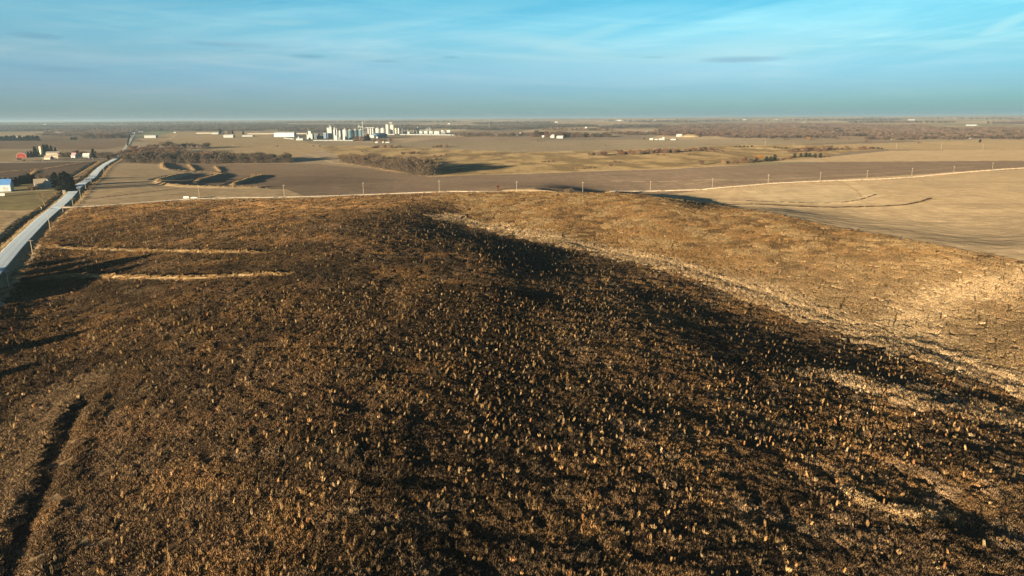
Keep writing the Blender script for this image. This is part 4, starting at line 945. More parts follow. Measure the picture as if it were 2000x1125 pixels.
WOODS = [([(1412,270.5),(1500,271),(1600,270.5),(1740,273.5),(2000,272.5),(2200,272),(2200,254),(1960,252),(1860,252),(1800,246),(1700,245),(1600,243.5),(1560,241),(1480,243),(1440,250),(1416,260)], 17, (.185,.14,.115)),
         ([(1290,262),(1400,262),(1412,266),(1420,252),(1500,243),(1420,243.5),(1300,248),(1285,252)], 22, (.17,.13,.11)),
         ([(830,252),(900,253.5),(960,255),(1060,252),(1200,251.5),(1290,250),(1300,245.5),(1180,246.5),(1060,243.5),(950,247),(850,246)], 26, (.13,.115,.105)),
         ([(-250,256),(80,257),(240,258),(400,257),(520,257),(640,260),(830,255),(840,247),(700,244.5),(560,246),(300,247),(-250,247)], 27, (.13,.115,.105)),
         ([(80,266),(160,268),(248,268),(250,258),(110,256)], 24, (.17,.13,.115)),
         ([(880,267.5),(975,268.5),(1000,268),(1036,267),(1036,264),(880,264.5)], 22, (.17,.13,.10)), ([(1200,264.5),(1420,268),(1420,265.5),(1330,263),(1200,261.5)], 24, (.18,.12,.09)),
         ([(560,256),(600,258),(690,256),(690,252),(560,252)], 26, (.16,.12,.10)),
         ([(1090,256.5),(1190,256),(1190,254.5),(1020,255)], 30, (.2,.14,.1)),
         ([(250,246),(420,245.5),(560,244.5),(560,242.8),(250,244)], 40, (.13,.12,.11)), ([(925,243.5),(1000,243),(1080,242),(1080,240.5),(925,241.5)], 40, (.13,.12,.11)),
         ([(1660,241),(1760,240),(1860,241),(1860,239.5),(1660,239)], 38, (.14,.12,.11)), ([(1940,243),(2050,243),(2050,240),(1940,240)], 38, (.16,.13,.12)),
         ([(-50,243.5),(250,243),(500,241.6),(700,240),(700,239),(0,242)], 60, (.12,.115,.11)), ([(1230,240.5),(1310,240),(1420,238),(1420,237),(1230,239)], 55, (.14,.12,.11)), ([(1180,238.6),(1560,236),(2050,233.4),(2050,232.6),(1180,237.8)], 75, (.12,.11,.105)), ([(560,242),(760,240.5),(900,239.5),(900,238.8),(560,241)], 70, (.12,.115,.11)), ([(1640,236.5),(1760,235.8),(1760,235),(1640,235.6)], 55, (.12,.11,.105))]
wx_ = []; wc_ = []; ws_ = []
for poly, sp, c in WOODS:
    P = Wg(poly); lo = P.min(0); hi = P.max(0); a = np.arange(lo[0], hi[0], sp); b = np.arange(lo[1], hi[1], sp)
    if len(a) * len(b) > 6e6: sp2 = sp * 2; a = np.arange(lo[0], hi[0], sp2); b = np.arange(lo[1], hi[1], sp2)
    X, Y = np.meshgrid(a, b); X = X.ravel() + (g.random(X.size) - .5) * sp * 1.3; Y = Y.ravel() + (g.random(Y.size) - .5) * sp * 1.3
    k = inpoly(X + (fbm(X / 90, Y / 90, 3, 5) - .5) * 120, Y + (fbm(X / 90, Y / 90, 3, 6) - .5) * 260, P) & (fbm(X / 260, Y / 420, 3, 91) < .64) & (np.abs(np.arctan2(X, Y)) < .72); X, Y = X[k], Y[k]
    if len(X) > 14000: k = g.random(len(X)) < 14000 / len(X); X, Y = X[k], Y[k]
    n = len(X); wx_.append(np.stack([X, Y, H(X, Y) - .5], 1)); v = np.array(c)[None, :] * (.65 + .7 * g.random(n)[:, None]); ev = g.random(n) < .05 + .25 * (fbm(X / 150, Y / 150, 2, 95) > .64); v[ev] = np.array([.035, .045, .032]); wc_.append(v)
    ws_.append((sp / 17) ** .5 * (.6 + .5 * g.random(n)) * 1.05)
wp = np.concatenate(wx_); wc = np.concatenate(wc_); ws = np.concatenate(ws_); n = len(wp); print('woods', n)
scatter('far_woodland', cps, tint_mat('far_woods', .38, .9, hue=(1.05, .98, .95)), wp, np.stack([np.zeros(n), np.zeros(n), g.random(n) * 6.28], 1), np.stack([ws * 1.25, ws * 1.25, ws], 1), wc, g.integers(0, 5, n),
        'greyish purple leafless woods spread along the river and the horizon', 'woodland')
# ------------------------------------------------------------------ utility poles
M_POLE = mat_simple('weathered_wood_pole', (.34, .29, .22), .8, .15, 1.5); M_PORC = mat_simple('insulator', (.5, .48, .45), .4, .05)
pole_r = empty('utility_pole'); KP = []
KP.append(MB().tube((0, 0, -1), (0, 0, 10), .21, .15, 8).build('post', M_POLE, pole_r))
KP.append(MB().box(-1.25, 1.25, .15, .29, 9.25, 9.42).build('crossarm', M_POLE, pole_r))
for xx in (-1.15, -.55, .55, 1.15): KP.append(MB().lathe([(.05, 9.42), (.08, 9.5), (.05, 9.62), (.02, 9.66)], 6, xx, .22).build('insulator', M_PORC, pole_r))
first = [True]
def pole(px, py, pt, label, wide=1.0, group=None):
    o = pole_r if first[0] else copy_thing(pole_r, KP); first[0] = False
    x, y, z = G(px, py); h = (py - pt) * scale_at(x, y, z) / math.cos(PITCH) ; h = min(max(h, 6.5), 13.5)
    o.location = (x, y, z); o.scale = (wide, wide, h / 10); o.rotation_euler = (0, 0, -math.atan2(x, y) * .6); tag(o, label, 'utility pole', group); return o
ORD = ['first', 'second', 'third', 'fourth', 'fifth', 'sixth', 'seventh', 'eighth', 'ninth', 'tenth', 'eleventh', 'twelfth', 'thirteenth']
for i, (px, py, pt) in enumerate([(389.6,386,364),(555.4,383.3,361.6),(710,378.5,357),(858,373.5,353),(1009,375,355),(1138,376,356),(1270,373.5,354),(1391,367.5,349),(1500,357.5,341),(1601.6,352.6,337),(1693,348.4,333),(1780.6,343,329),(1862.6,336.5,325)]):
    pole(px, py, pt, 'wooden utility pole along the cream side road, %s from the gravel road junction' % ORD[i], .9, 'utility poles along the side road')
pole(1937.8, 330.8, 318, 'wooden utility pole along the cream side road, nearest the right edge', .9, 'utility poles along the side road')
for i, (px, py, pt) in enumerate([(18.7,565,528),(64,497,469),(98.7,450.7,421),(123.6,415,394),(143,403.5,386),(158,389,371),(168,371,350),(178.5,358,348),(203.6,340,326),(213,327,318)]):
    pole(px, py, pt, 'wooden utility pole beside the gravel road, %s from the bottom left' % ORD[i], 1.0, 'utility poles beside the gravel road')
pole(83.7, 315.5, 307, 'short utility pole in front of the red barn farm below its silo', 1.3); pole(181.6, 314, 307, 'short utility pole right of the white farmhouse', 1.3)
for i, (px, py, pt) in enumerate([(1443.6,280.5,275.5),(1494,284,276),(1549,286,279),(1668,287.5,284),(1750,291.5,280.5),(1838,291.5,280),(1919,293.8,280)]):
    pole(px, py, pt, 'far utility pole crossing the pale plain, %s from its left end' % ORD[i], 1.15, 'far utility poles crossing the plain')
pole(455.5, 287, 283, 'lone short pole on the pale field right of the short tree row', 1.5)
fp = MB().box(-.12, .12, -.12, .12, -.3, 3.0).box(-.5, .5, -.16, -.12, 2.3, 3.0); o = fp.build('marker_post', M_POLE); x, y, z = G(81.6, 411); o.location = (x, y, z); tag(o, 'short pale marker post at the corner of the lawn by the road', 'post')
# ------------------------------------------------------------------ buildings
def metal(name, c, var=.08, rough=.5): 
    m, t, b = new_mat(name); f = tnoise(t, .25, 4, .6); w = N(t, 'ShaderNodeTexWave'); w.inputs['Scale'].default_value = .9; w.inputs['Distortion'].default_value = .3
    tcx = N(t, 'ShaderNodeTexCoord'); t.links.new(tcx.outputs['Object'], w.inputs['Vector'])
    col = MIX(t, RAMP(t, f, [(.3, 0.0), (.7, 1.0)]), tuple(v * (1 - var) for v in c), tuple(min(v * (1 + var), .9) for v in c)); col = MIX(t, 1.0, col, RAMP(t, w.outputs['Fac'], [(0, .93), (1, 1.0)]), 'MULTIPLY')
    t.links.new(col, b.inputs['Base Color']); b.inputs['Roughness'].default_value = rough; return m
M_WHITE = metal('white_cladding', (.28, .31, .32)); M_CREAM = metal('cream_cladding', (.38, .33, .25)); M_GREY = metal('grey_cladding', (.30, .32, .33)); M_DGREY = metal('dark_grey_cladding', (.13, .14, .15)); M_BLUE = metal('blue_cladding', (.08, .15, .23))
M_BROOF = metal('blue_roof', (.09, .22, .50)); M_PALEB = metal('pale_blue_cladding', (.34, .42, .47)); M_RED = metal('red_barn_board', (.26, .045, .03)); M_TRIM = metal('white_trim', (.5, .48, .44)); M_GROOF = metal('grey_roof', (.30, .28, .25)); M_TROOF = metal('tan_roof', (.40, .34, .26)); M_PROOF = metal('purple_roof', (.30, .22, .24))
M_GALV = metal('galvanised_steel', (.34, .36, .36), .1, .4); M_TEAL = metal('blue_steel_bin', (.06, .11, .15), .12, .4); M_CONC = metal('pale_concrete', (.42, .41, .37)); M_GLASS = mat_simple('dark_glass', (.03, .04, .05), .1, .1, spec=.6); M_DOOR = metal('door_paint', (.35, .35, .34)); M_DKRF = metal('shingle_roof', (.13, .12, .12)); M_WRF = metal('white_roof', (.52, .53, .52))
def at(px, py, yaw=-.32):
    x, y, z = G(px, py); s = scale_at(x, y, z); return x, y, z, s / math.cos(PITCH * .9), -math.atan2(x, y) + yaw
def gable(name, x0, x1, yb, ye, yr, wall, roof, label, cat='building', group=None, depth=None, yaw=-.32, end_front=False, parts=True, trim=None, windows=0, door=True):
    """front spans x0..x1, base line yb, eaves ye, ridge yr in photo pixels at the front wall"""
    x, y, z, s, rz = at((x0 + x1) / 2, yb, yaw); w = (x1 - x0) * s / max(math.cos(yaw), .5); h = (yb - ye) * s; hr = max((yb - yr) * s, h + .6); d = depth or w * .6
    if w > 0 and depth is None: d = min(max(d, 6), 30)
    w = max(w - abs(math.sin(yaw)) * d * .8, w * .55)
    r = empty(name, (x, y, z - .1), rz, label=label, cat=cat, group=group); hw = w / 2
    if end_front:
        MB().prism([(-hw, 0), (hw, 0), (hw, h), (0, hr), (-hw, h)], 0, d).build('wall', wall, r)
        k = (hr - h) / hw; t = .25; ov = .5
        rf = MB().prism([(-hw - ov, h - k * ov + .02), (0, hr + .02), (hw + ov, h - k * ov + .02), (hw + ov, h - k * ov + .02 + t), (0, hr + .02 + t), (-hw - ov, h - k * ov + .02 + t)], -ov, d + ov).build('roof', roof, r)
    else:
        MB().prismx([(0, 0), (0, h), (d / 2, hr), (d, h), (d, 0)], -hw, hw).build('wall', wall, r)
        k = (hr - h) / (d / 2); t = .25; ov = .5
        rf = MB().prismx([(-ov, h - k * ov + .02), (-ov, h - k * ov + .02 + t), (d / 2, hr + .02 + t), (d + ov, h - k * ov + .02 + t), (d + ov, h - k * ov + .02), (d / 2, hr + .02)], -hw - ov, hw + ov).build('roof', roof, r)
    if parts:
        if door: MB().box(hw * .25, hw * .25 + min(w * .22, 4.5), -.12, .02, 0, min(h * .78, 4.2)).build('door', M_DOOR, r)
        for i in range(windows):
            cx = -hw + w * (i + .7) / (windows + .6); f = MB().box(cx - .75, cx + .75, -.09, .02, h * .42, h * .42 + 1.5).build('window', M_TRIM, r); MB().box(cx - .6, cx + .6, -.12, -.085, h * .42 + .14, h * .42 + 1.36).build('pane', M_GLASS, f)
        if trim: MB().box(-hw - .05, -hw + .3, -.15, .03, 0, h).box(hw - .3, hw + .05, -.15, .03, 0, h).box(-hw + .3, hw - .3, -.15, .03, h - .35, h).build('trim', trim, r)
    return r
def block(name, x0, x1, yb, yt, wall, label, cat='building', group=None, depth=None, yaw=-.32, roof=None, extra=None, zoff=0):
    x, y, z, s, rz = at((x0 + x1) / 2, yb, yaw); w = (x1 - x0) * s; h = (yb - yt) * s; d = depth or min(max(w * .7, 5), 25); w = max(w - abs(math.sin(yaw)) * d * .8, w * .6); hw = w / 2
    r = empty(name, (x, y, z - .1 + zoff), rz, label=label, cat=cat, group=group)
    MB().box(-hw, hw, 0, d, 0, h - .5).build('wall', wall, r); MB().box(-hw - .15, hw + .15, -.15, d + .15, h - .5, h).build('roof', roof or wall, r)
    if extra: extra(r, hw, d, h)
    return r
def stackx(r, x, y, z0, z1, rad, mat=None, name='stack'): return MB().lathe([(rad * 1.15, z0), (rad, z0 + 1), (rad, z1 - .4), (rad * 1.12, z1 - .4), (rad * 1.12, z1)], 12, x, y).build(name, mat or M_WHITE, r, True)
def silo(x0, x1, yb, ye, yr, mat, roofm, label, group=None, ribs=True, name='grain_silo'):
    x, y, z, s, rz = at((x0 + x1) / 2, yb, 0); R = (x1 - x0) * s / 2; h = (yb - ye) * s; hr = max((yb - yr) * s, h + .3)
    r = empty(name, (x, y + R, z - .1), rz, label=label, cat='silo', group=group)
    b = MB(); b.lathe([(R, 0), (R, h)], 28).build('wall', mat, r, False)
    MB().lathe([(R + .25, h + .01), (R * .25, h + (hr - h) * .8), (R * .14, h + (hr - h) * .8), (R * .14, hr)], 28).build('roof', roofm, r)
    if ribs:
        q = MB()
        for i in range(14):
            a = i * math.tau / 14; q.box(R * math.cos(a) - .15, R * math.cos(a) + .15, R * math.sin(a) - .15, R * math.sin(a) + .15, 0, h - .2)
        q.build('stiffener', mat, r)
    return r
# --- near left farm
gable('machine_shed', -14, 20, 374.5, 361, 351.5, M_PALEB, M_BROOF, 'pale blue metal shed with bright blue roof at the left edge', 'shed', depth=11, end_front=False, yaw=-.30, windows=2)
gable('white_house', 72, 100, 367, 358, 350, M_WHITE, M_TROOF, 'small white house with tan roof in front of the tall evergreens', 'house', depth=9, yaw=.1, windows=3)
o = gable('white_house_wing', 86, 100.5, 366.8, 357, 349, M_WHITE, M_TROOF, '', None, depth=9, yaw=-.25, end_front=True, windows=2, door=False)
w_ = [c for c in bpy.data.objects if c.name == 'white_house'][0]
bpy.context.view_layer.update()
for c in list(o.children):
    mw = c.matrix_world.copy(); nm = c.name.split('.')[0]; c.parent = w_; c.matrix_parent_inverse = Matrix(); c.matrix_basis = w_.matrix_world.inverted() @ mw
    if nm in ('wall', 'roof'): c['label'] = 'gabled wing of the house'
bpy.data.objects.remove(o)
# box trailer at the left edge
x, y, z, s, rz = at(1, 384, -.2); tr = empty('box_trailer', (x, y, z), rz, label='white box trailer parked on the lawn at the left edge', cat='trailer')
MB().box(-5.2, 4.2, -1.2, 1.2, .9, 3.5).build('box', M_WRF, tr); 
for sx_ in (1.8, 2.8): MB().tube((sx_, -1.15, .45), (sx_, 1.15, .45), .45, .45, 14).build('wheel', M_DGREY, tr)
MB().box(4.2, 5.6, -.15, .15, .75, .9).build('hitch', M_DGREY, tr)
block('sign_board', 124, 128.5, 380, 371.5, M_CREAM, 'small tan roadside shelter left of the gravel road', 'shed', depth=2.5, yaw=.1, roof=M_GROOF)
# --- red barn farm
def gambrel(name, x0, x1, yb, ye, yr, wall, trimm, roofm, label):
    x, y, z, s, rz = at((x0 + x1) / 2, yb, -.15); w = (x1 - x0) * s; h = (yb - ye) * s; hr = (yb - yr) * s; hw = w / 2; r = empty(name, (x, y, z - .1), rz, label=label, cat='barn')
    k = h + (hr - h) * .62; prof = [(-hw, 0), (hw, 0), (hw, h), (hw * .62, k), (0, hr), (-hw * .62, k), (-hw, h)]; MB().prism(prof, 0, 14).build('wall', wall, r)
    top = [(hw + .4, h - .3), (hw * .62 + .2, k + .1), (0, hr + .15), (-hw * .62 - .2, k + .1), (-hw - .4, h - .3)]; out = [(a * 1.03, b + .35) for a, b in top]
    MB().prism(top + out[::-1], -.5, 14.5).build('roof', roofm, r)
    t = MB(); path_ = [(-hw, 0), (-hw, h), (-hw * .62, k), (0, hr), (hw * .62, k), (hw, h), (hw, 0)]
    for (a, b), (c, d) in zip(path_[:-1], path_[1:]): t.tube((a * .97, -.12, b * .97 + .1), (c * .97, -.12, d * .97 + .1), .3, .3, 4)
    t.build('trim', trimm, r); dd = MB().box(-1.8, 1.8, -.15, .02, 0, 3.6).build('door', wall, r); MB().box(-1.9, -1.7, -.2, -.14, 0, 3.7).box(1.7, 1.9, -.2, -.14, 0, 3.7).box(-1.7, 1.7, -.2, -.14, 3.5, 3.7).build('trim', trimm, dd)
gambrel('red_barn', 34.5, 50, 308.5, 302.5, 298.5, M_RED, M_TRIM, M_GROOF, 'red barn with white trim on the left plain')
x, y, z, s, rz = at(82, 306, 0); R = 2.9 * s; r = empty('tower_silo', (x, y, z), rz, label='tall cream tower silo with orange streak beside the dark spruces', cat='silo')
MB().lathe([(R, 0), (R, 18.5 * s)], 24).build('wall', mat_simple('cream_stave', (.62, .55, .38), .6, .15, .6, stretch=(1, 1, .1)), r, True); MB().lathe([(R + .1, 18.5 * s), (R * .8, 18.5 * s + R * .35), (R * .3, 18.5 * s + R * .55)], 24).build('roof', M_TROOF, r)
MB().box(-.4, .4, -R - .8, -R + .1, 1, 18 * s).build('chute', mat_simple('rust', (.45, .22, .06), .8), r)
gable('long_barn', 91, 115, 303.5, 299.5, 296.5, M_CREAM, M_GROOF, 'long low barn with weathered grey roof right of the tall silo', 'barn', depth=14, windows=2)
gable('feed_shed', 99, 113, 307.5, 304.5, 302, M_CREAM, M_TROOF, 'open fronted cream shed below the long barn', 'shed', depth=9)
gable('hip_shed', 85, 99, 311.5, 308.5, 304.8, M_TROOF, M_TROOF, 'squat tan shed with low hipped roof in front of the tall silo', 'shed', depth=14, yaw=-.5)
gable('dark_shed', 117, 126, 307, 303.5, 302, M_DGREY, M_DKRF, 'low dark shed right of the long barn', 'shed', depth=8)
gable('purple_barn', 138, 148, 308.5, 304, 299, M_GREY, M_PROOF, 'grey barn with dull purple roof left of the white farmhouse', 'barn', depth=10, yaw=-.7)
gable('white_shed', 151, 157, 306.5, 303.5, 301.8, M_WHITE, M_TROOF, 'tiny white shed between purple barn and white farmhouse', 'shed', depth=6)
gable('farmhouse', 162, 174.5, 309, 304, 299.8, M_WHITE, M_WRF, 'white farmhouse with pale roof beside the spruces', 'house', depth=10, windows=3)
for i, (a, b) in enumerate(((55.5, 307.2), (112, 309))): gable('small_hut', a - 1.5, a + 2, b + .5, b - 1.5, b - 2.5, M_CREAM, M_TROOF, ('tiny pale hut just right of the red barn', 'tiny pale hut below the feed shed')[i], 'hut', depth=4, parts=False)
# --- roofs in the creek thicket
for a, b, l in ((270, 288.5, 'white roof of the left house in the creek thicket'), (284.5, 293, 'small white shed in the middle of the creek thicket'), (311, 297.5, 'pale grey roofed shed right in the creek thicket'), (289, 294, 'tiny white hut right of the small shed in the creek thicket')):
    gable('thicket_house', a - (3 if b != 294 else 1), a + (3 if b != 294 else 1), b + 2.5, b - .2, b - 2.4, M_WHITE, M_WRF, l, 'house', depth=8, parts=False)
# --- far farm and works buildings: x0,x1,base,eave,ridge,wall,roof,label
FAR = [
 (108,118,262.8,259.6,258,M_WHITE,M_WRF,'white long building among the woods above the left field'),(119,127,261.8,259,257.6,M_WHITE,M_WRF,'second white building right of the long one above the left field'),
 (149,156,265,263.3,262.4,M_WHITE,M_WRF,'small white house left of the cream roofs above the left field'),(160,171,264.5,262.3,261.5,M_CREAM,M_WRF,'long cream building near the highway above the left field'),(141,146,265,263.4,262.6,M_WHITE,M_GROOF,'tiny white house at the wood edge above the left field'),
 (16,22,269.5,267,265.6,M_WHITE,M_GROOF,'pale building peeping over the dark windbreak, left one'),(30,38,269.5,267.2,266,M_CREAM,M_TROOF,'pale building peeping over the dark windbreak, right one'),
 (62,68,245.6,244.3,243.6,M_WHITE,M_WRF,'tiny white farm house near the horizon far left'),(85,90,244,242.8,242.2,M_WHITE,M_WRF,'tiny white farm house near the horizon right of its twin'),
 (259,264,261.5,259.8,259,M_WHITE,M_WRF,'white building at the town end of the highway'),(262,268,256.5,254.6,253.8,M_WHITE,M_WRF,'bright white building above the end of the highway'),(270,280,258.2,257,256.4,M_WHITE,M_GROOF,'low white building right of the highway end'),
 (282,304.5,269.5,265.2,264,M_WHITE,M_WRF,'long pale warehouse right of the highway with long shadow'),(339,343.5,260,258.7,258,M_WHITE,M_WRF,'tiny white hut on the ridge of the round field'),
 (354,361,247.8,246.3,245.7,M_WHITE,M_WRF,'white farm building isolated in the far woods'),(384,412,260.8,259.5,258.9,M_CREAM,M_WRF,'very long low cream shed on the round field skyline'),(413,434,262,259.6,258.4,M_WHITE,M_WRF,'white shed with arched dark door right of the long cream shed'),
 (436,456,268.8,264.5,263,M_WHITE,M_WRF,'tall white warehouse left of the dotted low sheds'),(472,494,266.8,264.8,263.9,M_WHITE,M_WRF,'pale low warehouse between two bigger white ones'),(484,534,262,261,260.4,M_CREAM,M_WRF,'very long thin shed left of the big warehouse'),
 (575,600,261.8,260.8,260.2,M_CREAM,M_WRF,'long thin cream shed right of the big warehouse'),
 (976,983,252.3,250.8,250,M_WHITE,M_WRF,'first white building of the far cluster under the mast'),(985,991,252.5,251.2,250.4,M_WHITE,M_WRF,'second white building of the far cluster under the mast'),(992,996,252.7,251.4,250.7,M_WHITE,M_GROOF,'third small building of the far cluster under the mast'),(1003,1006.5,252,250.6,250,M_CREAM,M_TROOF,'lone cream house right of the far cluster'),
 (966,972.5,264.2,262.4,261.8,M_CREAM,M_WRF,'cream shed alone left of the white farmstead on the plain'),(1009,1014,264.5,262.6,261.6,M_WHITE,M_GROOF,'grey roofed house of the hillside farm left of the tree row'),(1014,1018,262.4,260.4,259.4,M_WHITE,M_WRF,'white house of the hillside farm left of the tree row'),(1037,1041,264,262,261,M_WHITE,M_GROOF,'white house at the left end of the tree row'),
 (1058,1063,268.2,266,264.8,M_WHITE,M_WRF,'small white house left of the silvery bin'),(1086,1100,270.4,267,265.2,M_WHITE,M_WRF,'white barn right of the silvery bin on the plain'),(1112,1118,267.2,265.4,264.4,M_WHITE,M_WRF,'left white shed in the gap of the tree row'),(1119,1126,267,265.3,264.5,M_WHITE,M_GROOF,'right pale shed in the gap of the tree row'),
 (1093,1101,245.2,244,243.4,M_WHITE,M_WRF,'tiny white shed on the far woods above the small farm'),(1083,1090,239.3,238,237.4,M_WHITE,M_WRF,'white farm building on the horizon above the small farm'),(1142,1147,250.5,248.6,247.8,M_WHITE,M_WRF,'white house on the dark wood strip right of the small farm'),
 (1203,1219,236.3,234.6,234.1,M_WHITE,M_WRF,'long white shed on the horizon right of centre'),(1226,1234,262,260,259.1,M_WHITE,M_WRF,'white house in the tree line left of the white farm'),(1236,1244,262.5,261,260.2,M_CREAM,M_WRF,'low pale shed in the tree line left of the white farm'),(1260,1268,259.4,257.6,256.8,M_WHITE,M_WRF,'white shed at the right end of the tree line'),
 (1268,1276,273.4,271,269.8,M_CREAM,M_WRF,'leftmost white barn of the farm on the open plain'),(1278,1285,273.4,271.6,270.6,M_WHITE,M_GROOF,'second barn of the farm on the open plain'),(1286,1293,273.4,271.4,270.4,M_WHITE,M_WRF,'third barn of the farm beside its silvery bin'),(1309,1320.5,273.6,271.8,271,M_WHITE,M_WRF,'long white shed apart right of the farm on the open plain'),
 (1320,1332,267,264.4,262.2,M_WHITE,M_WRF,'bright pointed white shed left of the earth mound'),(1348,1361,259.4,257.6,256.2,M_WHITE,M_WRF,'white arched building behind the earth mound'),(1323,1327,237.2,236,235.4,M_WHITE,M_WRF,'tiny white house at the tip of the pale far field'),(1275,1282,236.6,234.8,234.2,M_WHITE,M_WRF,'small pale building on the horizon above the white farm'),
 (1527,1533,267.2,265,264.2,M_WHITE,M_WRF,'left white house at the edge of the wood'),(1534,1543,267,265,264,M_WHITE,M_WRF,'right white house at the edge of the wood'),(1562,1573,240.6,239,238.2,M_WHITE,M_GROOF,'white farm building on the skyline above the wood houses'),(1446,1458,234.6,233.4,232.8,M_WHITE,M_WRF,'low white farm building on the horizon right of centre'),(1513,1523,235,233.8,233.2,M_WHITE,M_WRF,'low white shed on the horizon right of its neighbour'),
 (1774,1786,235.4,233.8,233,M_WHITE,M_WRF,'white barns on the horizon near the right'),(1739,1749,272.3,270,269,M_CREAM,M_TROOF,'tan house at the edge of the right wood'),(1887,1906,245.8,243.8,243,M_WHITE,M_WRF,'very long bright white shed above the right wood'),(1886,1896,271,269,268.2,M_WHITE,M_WRF,'white house at the foot of the right wood'),(1637,1640,236,234.8,234.2,M_WHITE,M_WRF,'tiny white house on the far field at the right'),(1862,1865,231.8,230.4,229.8,M_WHITE,M_WRF,'tiny white house on the horizon far right'),
 (1981,1990,232,230.8,230.2,M_WHITE,M_WRF,'left long shed on the horizon by the right edge'),(1992,1999,232,230.8,230.2,M_WHITE,M_WRF,'right long shed on the horizon by the right edge'),(874,879,242.6,241,240.4,M_WHITE,M_WRF,'tiny white farm on the ridge above the rail cars'),(760,766,241,239.6,239,M_CREAM,M_WRF,'tiny pale farm on the ridge above the twin concrete silos'),
 (732,738,279.3,277.8,276.8,M_WHITE,M_WRF,'tiny white house in the trees below the blue warehouse'),(746,750,279,277,276,M_WHITE,M_GROOF,'narrow white house in the trees below the blue warehouse'),(752,761,279,277.6,276.9,M_WHITE,M_WRF,'long low white house in the trees below the blue warehouse'),
]
for a, b, yb, ye, yr, wm, rm, l in FAR:
    gable('farm_building' if yb < 247 else ('warehouse' if b - a > 14 else 'farm_building'), a, b, yb, ye, yr, wm, rm, l, 'warehouse' if b - a > 14 else 'farm building', depth=None, parts=(b - a) > 10)
silo(1077, 1084, 269.5, 263.5, 262.3, M_GALV, M_GALV, 'silvery grain bin of the small farm in the tree row'); silo(1294, 1299, 273.4, 268.2, 267.2, M_GALV, M_GALV, 'silvery grain bin at the right end of the white farm on the plain')
silo(1074.5, 1077, 269, 265.8, 265, M_GALV, M_GALV, 'smaller grain bin left of the silvery bin in the tree row')
# earth mound behind the white farm
x, y, z, s, rz = at(1352, 267.5, 0); q = MB(); q.lathe([(19 * s * (1 - i / 9) ** .75 + .3, 5.2 * s * (1 - (1 - i / 9) ** 2)) for i in range(9)], 28)
o = q.build('earth_mound', mat_simple('mound_earth', (.36, .27, .16), .95, .2, .1), None, True); o.location = (x, y + 15 * s, z); tag(o, 'rounded tan earth mound right of the pointed white shed', 'mound')
# thin radio mast
x, y, z, s, rz = at(955.5, 253, 0); o = empty('radio_mast', (x, y, z), 0, label='thin pale radio mast rising above the far woods', cat='mast'); hm_ = 19 * s
MB().tube((0, 0, 0), (0, 0, hm_), .9, .6, 6).build('post', M_WHITE, o); MB().box(-1.6, 1.6, -1.2, 1.2, hm_ - 6, hm_).build('antenna', M_WHITE, o)
# ------------------------------------------------------------------ grain plant
gable('big_warehouse', 535, 575, 267.5, 260, 258.2, M_PALEB, M_WRF, 'big pale blue-grey warehouse left of the grain plant', 'warehouse', depth=40, yaw=-.30)
block('loading_shed', 577.5, 592.5, 274, 270.5, M_WHITE, 'low white loading shed with a small turret left of the plant', 'shed', depth=15, extra=lambda r, hw, d, h: MB().lathe([(hw * .28, h), (hw * .28, h + 5), (hw * .1, h + 8)], 14, -hw * .35, d / 2).build('turret', M_WHITE, r))
def ex_stack(r, hw, d, h):
    stackx(r, -hw * .6, d * .5, h, h + 20, 1.6); MB().box(-hw * .45, hw * .5, 2, d - 1, h, h + 14).build('penthouse', M_WHITE, r); MB().box(hw * .5, hw * .9, 3, d - 2, h, h + 4).build('duct', M_GREY, r)
block('process_hall', 598, 612, 273, 263.3, M_WHITE, 'white process hall with thin stack at the left end of the plant', 'building', depth=24, extra=ex_stack)
for i, a in enumerate((613.6, 616.4, 619.2, 622)): silo(a, a + 2.9, 272, 261.2, 260.9, M_DGREY, M_GREY, 'slim dark grey tank, %s of the four beside the process hall' % ORD[i], 'slim dark grey tanks', False, 'storage_tank')
block('pump_house', 624.5, 631, 271.5, 266, M_DGREY, 'dark low machinery house between grey tanks and blue-grey hall', 'building', depth=12)
block('boiler_hall', 631, 638.5, 270.5, 260, M_BLUE, 'blue-grey boiler hall with white roof', 'building', depth=18, roof=M_WRF)
def ex_tower(r, hw, d, h):
    stackx(r, -hw * .05, d * .3, h, h + 20, 1.7); MB().box(-hw * 1.15, -hw * .3, d * .2, d * .8, h, h + 5).build('gallery', M_WHITE, r); MB().box(0.1 * hw, hw * .8, d * .2, d * .9, h, h + 8).build('penthouse', M_WHITE, r)
    MB().lathe([(2.2, h + 8), (2.2, h + 12), (.5, h + 15)], 12, hw * .45, d * .5).build('cyclone', M_WHITE, r); MB().box(-hw * .65, hw * .1, -.3, .02, h * .12, h * .56).build('panel', M_GREY, r)
block('mill_tower', 638, 650, 270, 252.5, M_WHITE, 'tall white mill tower with stack and roof machinery', 'tower', depth=26, extra=ex_tower)
def ex_el(r, hw, d, h):
    for i, (xx, hh) in enumerate(((-hw * .6, 9), (hw * .2, 13), (hw * .8, 7))): MB().lathe([(1.5, h), (1.5, h + hh * .6), (.5, h + hh)], 10, xx, d * .4).build('cyclone', M_WHITE, r)
    MB().box(-hw, hw, d * .3, d * .5, h + 1.5, h + 3).build('conveyor', M_GREY, r)
block('elevator_tower', 651, 656, 273, 254.5, M_WHITE, 'narrow white elevator tower right of the mill tower', 'tower', depth=16, extra=ex_el)
block('grey_annex', 656, 660, 271, 254.5, M_GREY, 'tall grey annex behind the narrow white elevator tower', 'building', depth=12, extra=lambda r, hw, d, h: MB().lathe([(1.4, h), (1.4, h + 6), (.4, h + 8)], 10, 0, d * .4).build('cyclone', M_WHITE, r))
block('white_annex', 653, 659.5, 274.3, 265, M_WHITE, 'low bright white annex at the foot of the elevator tower', 'building', depth=10)
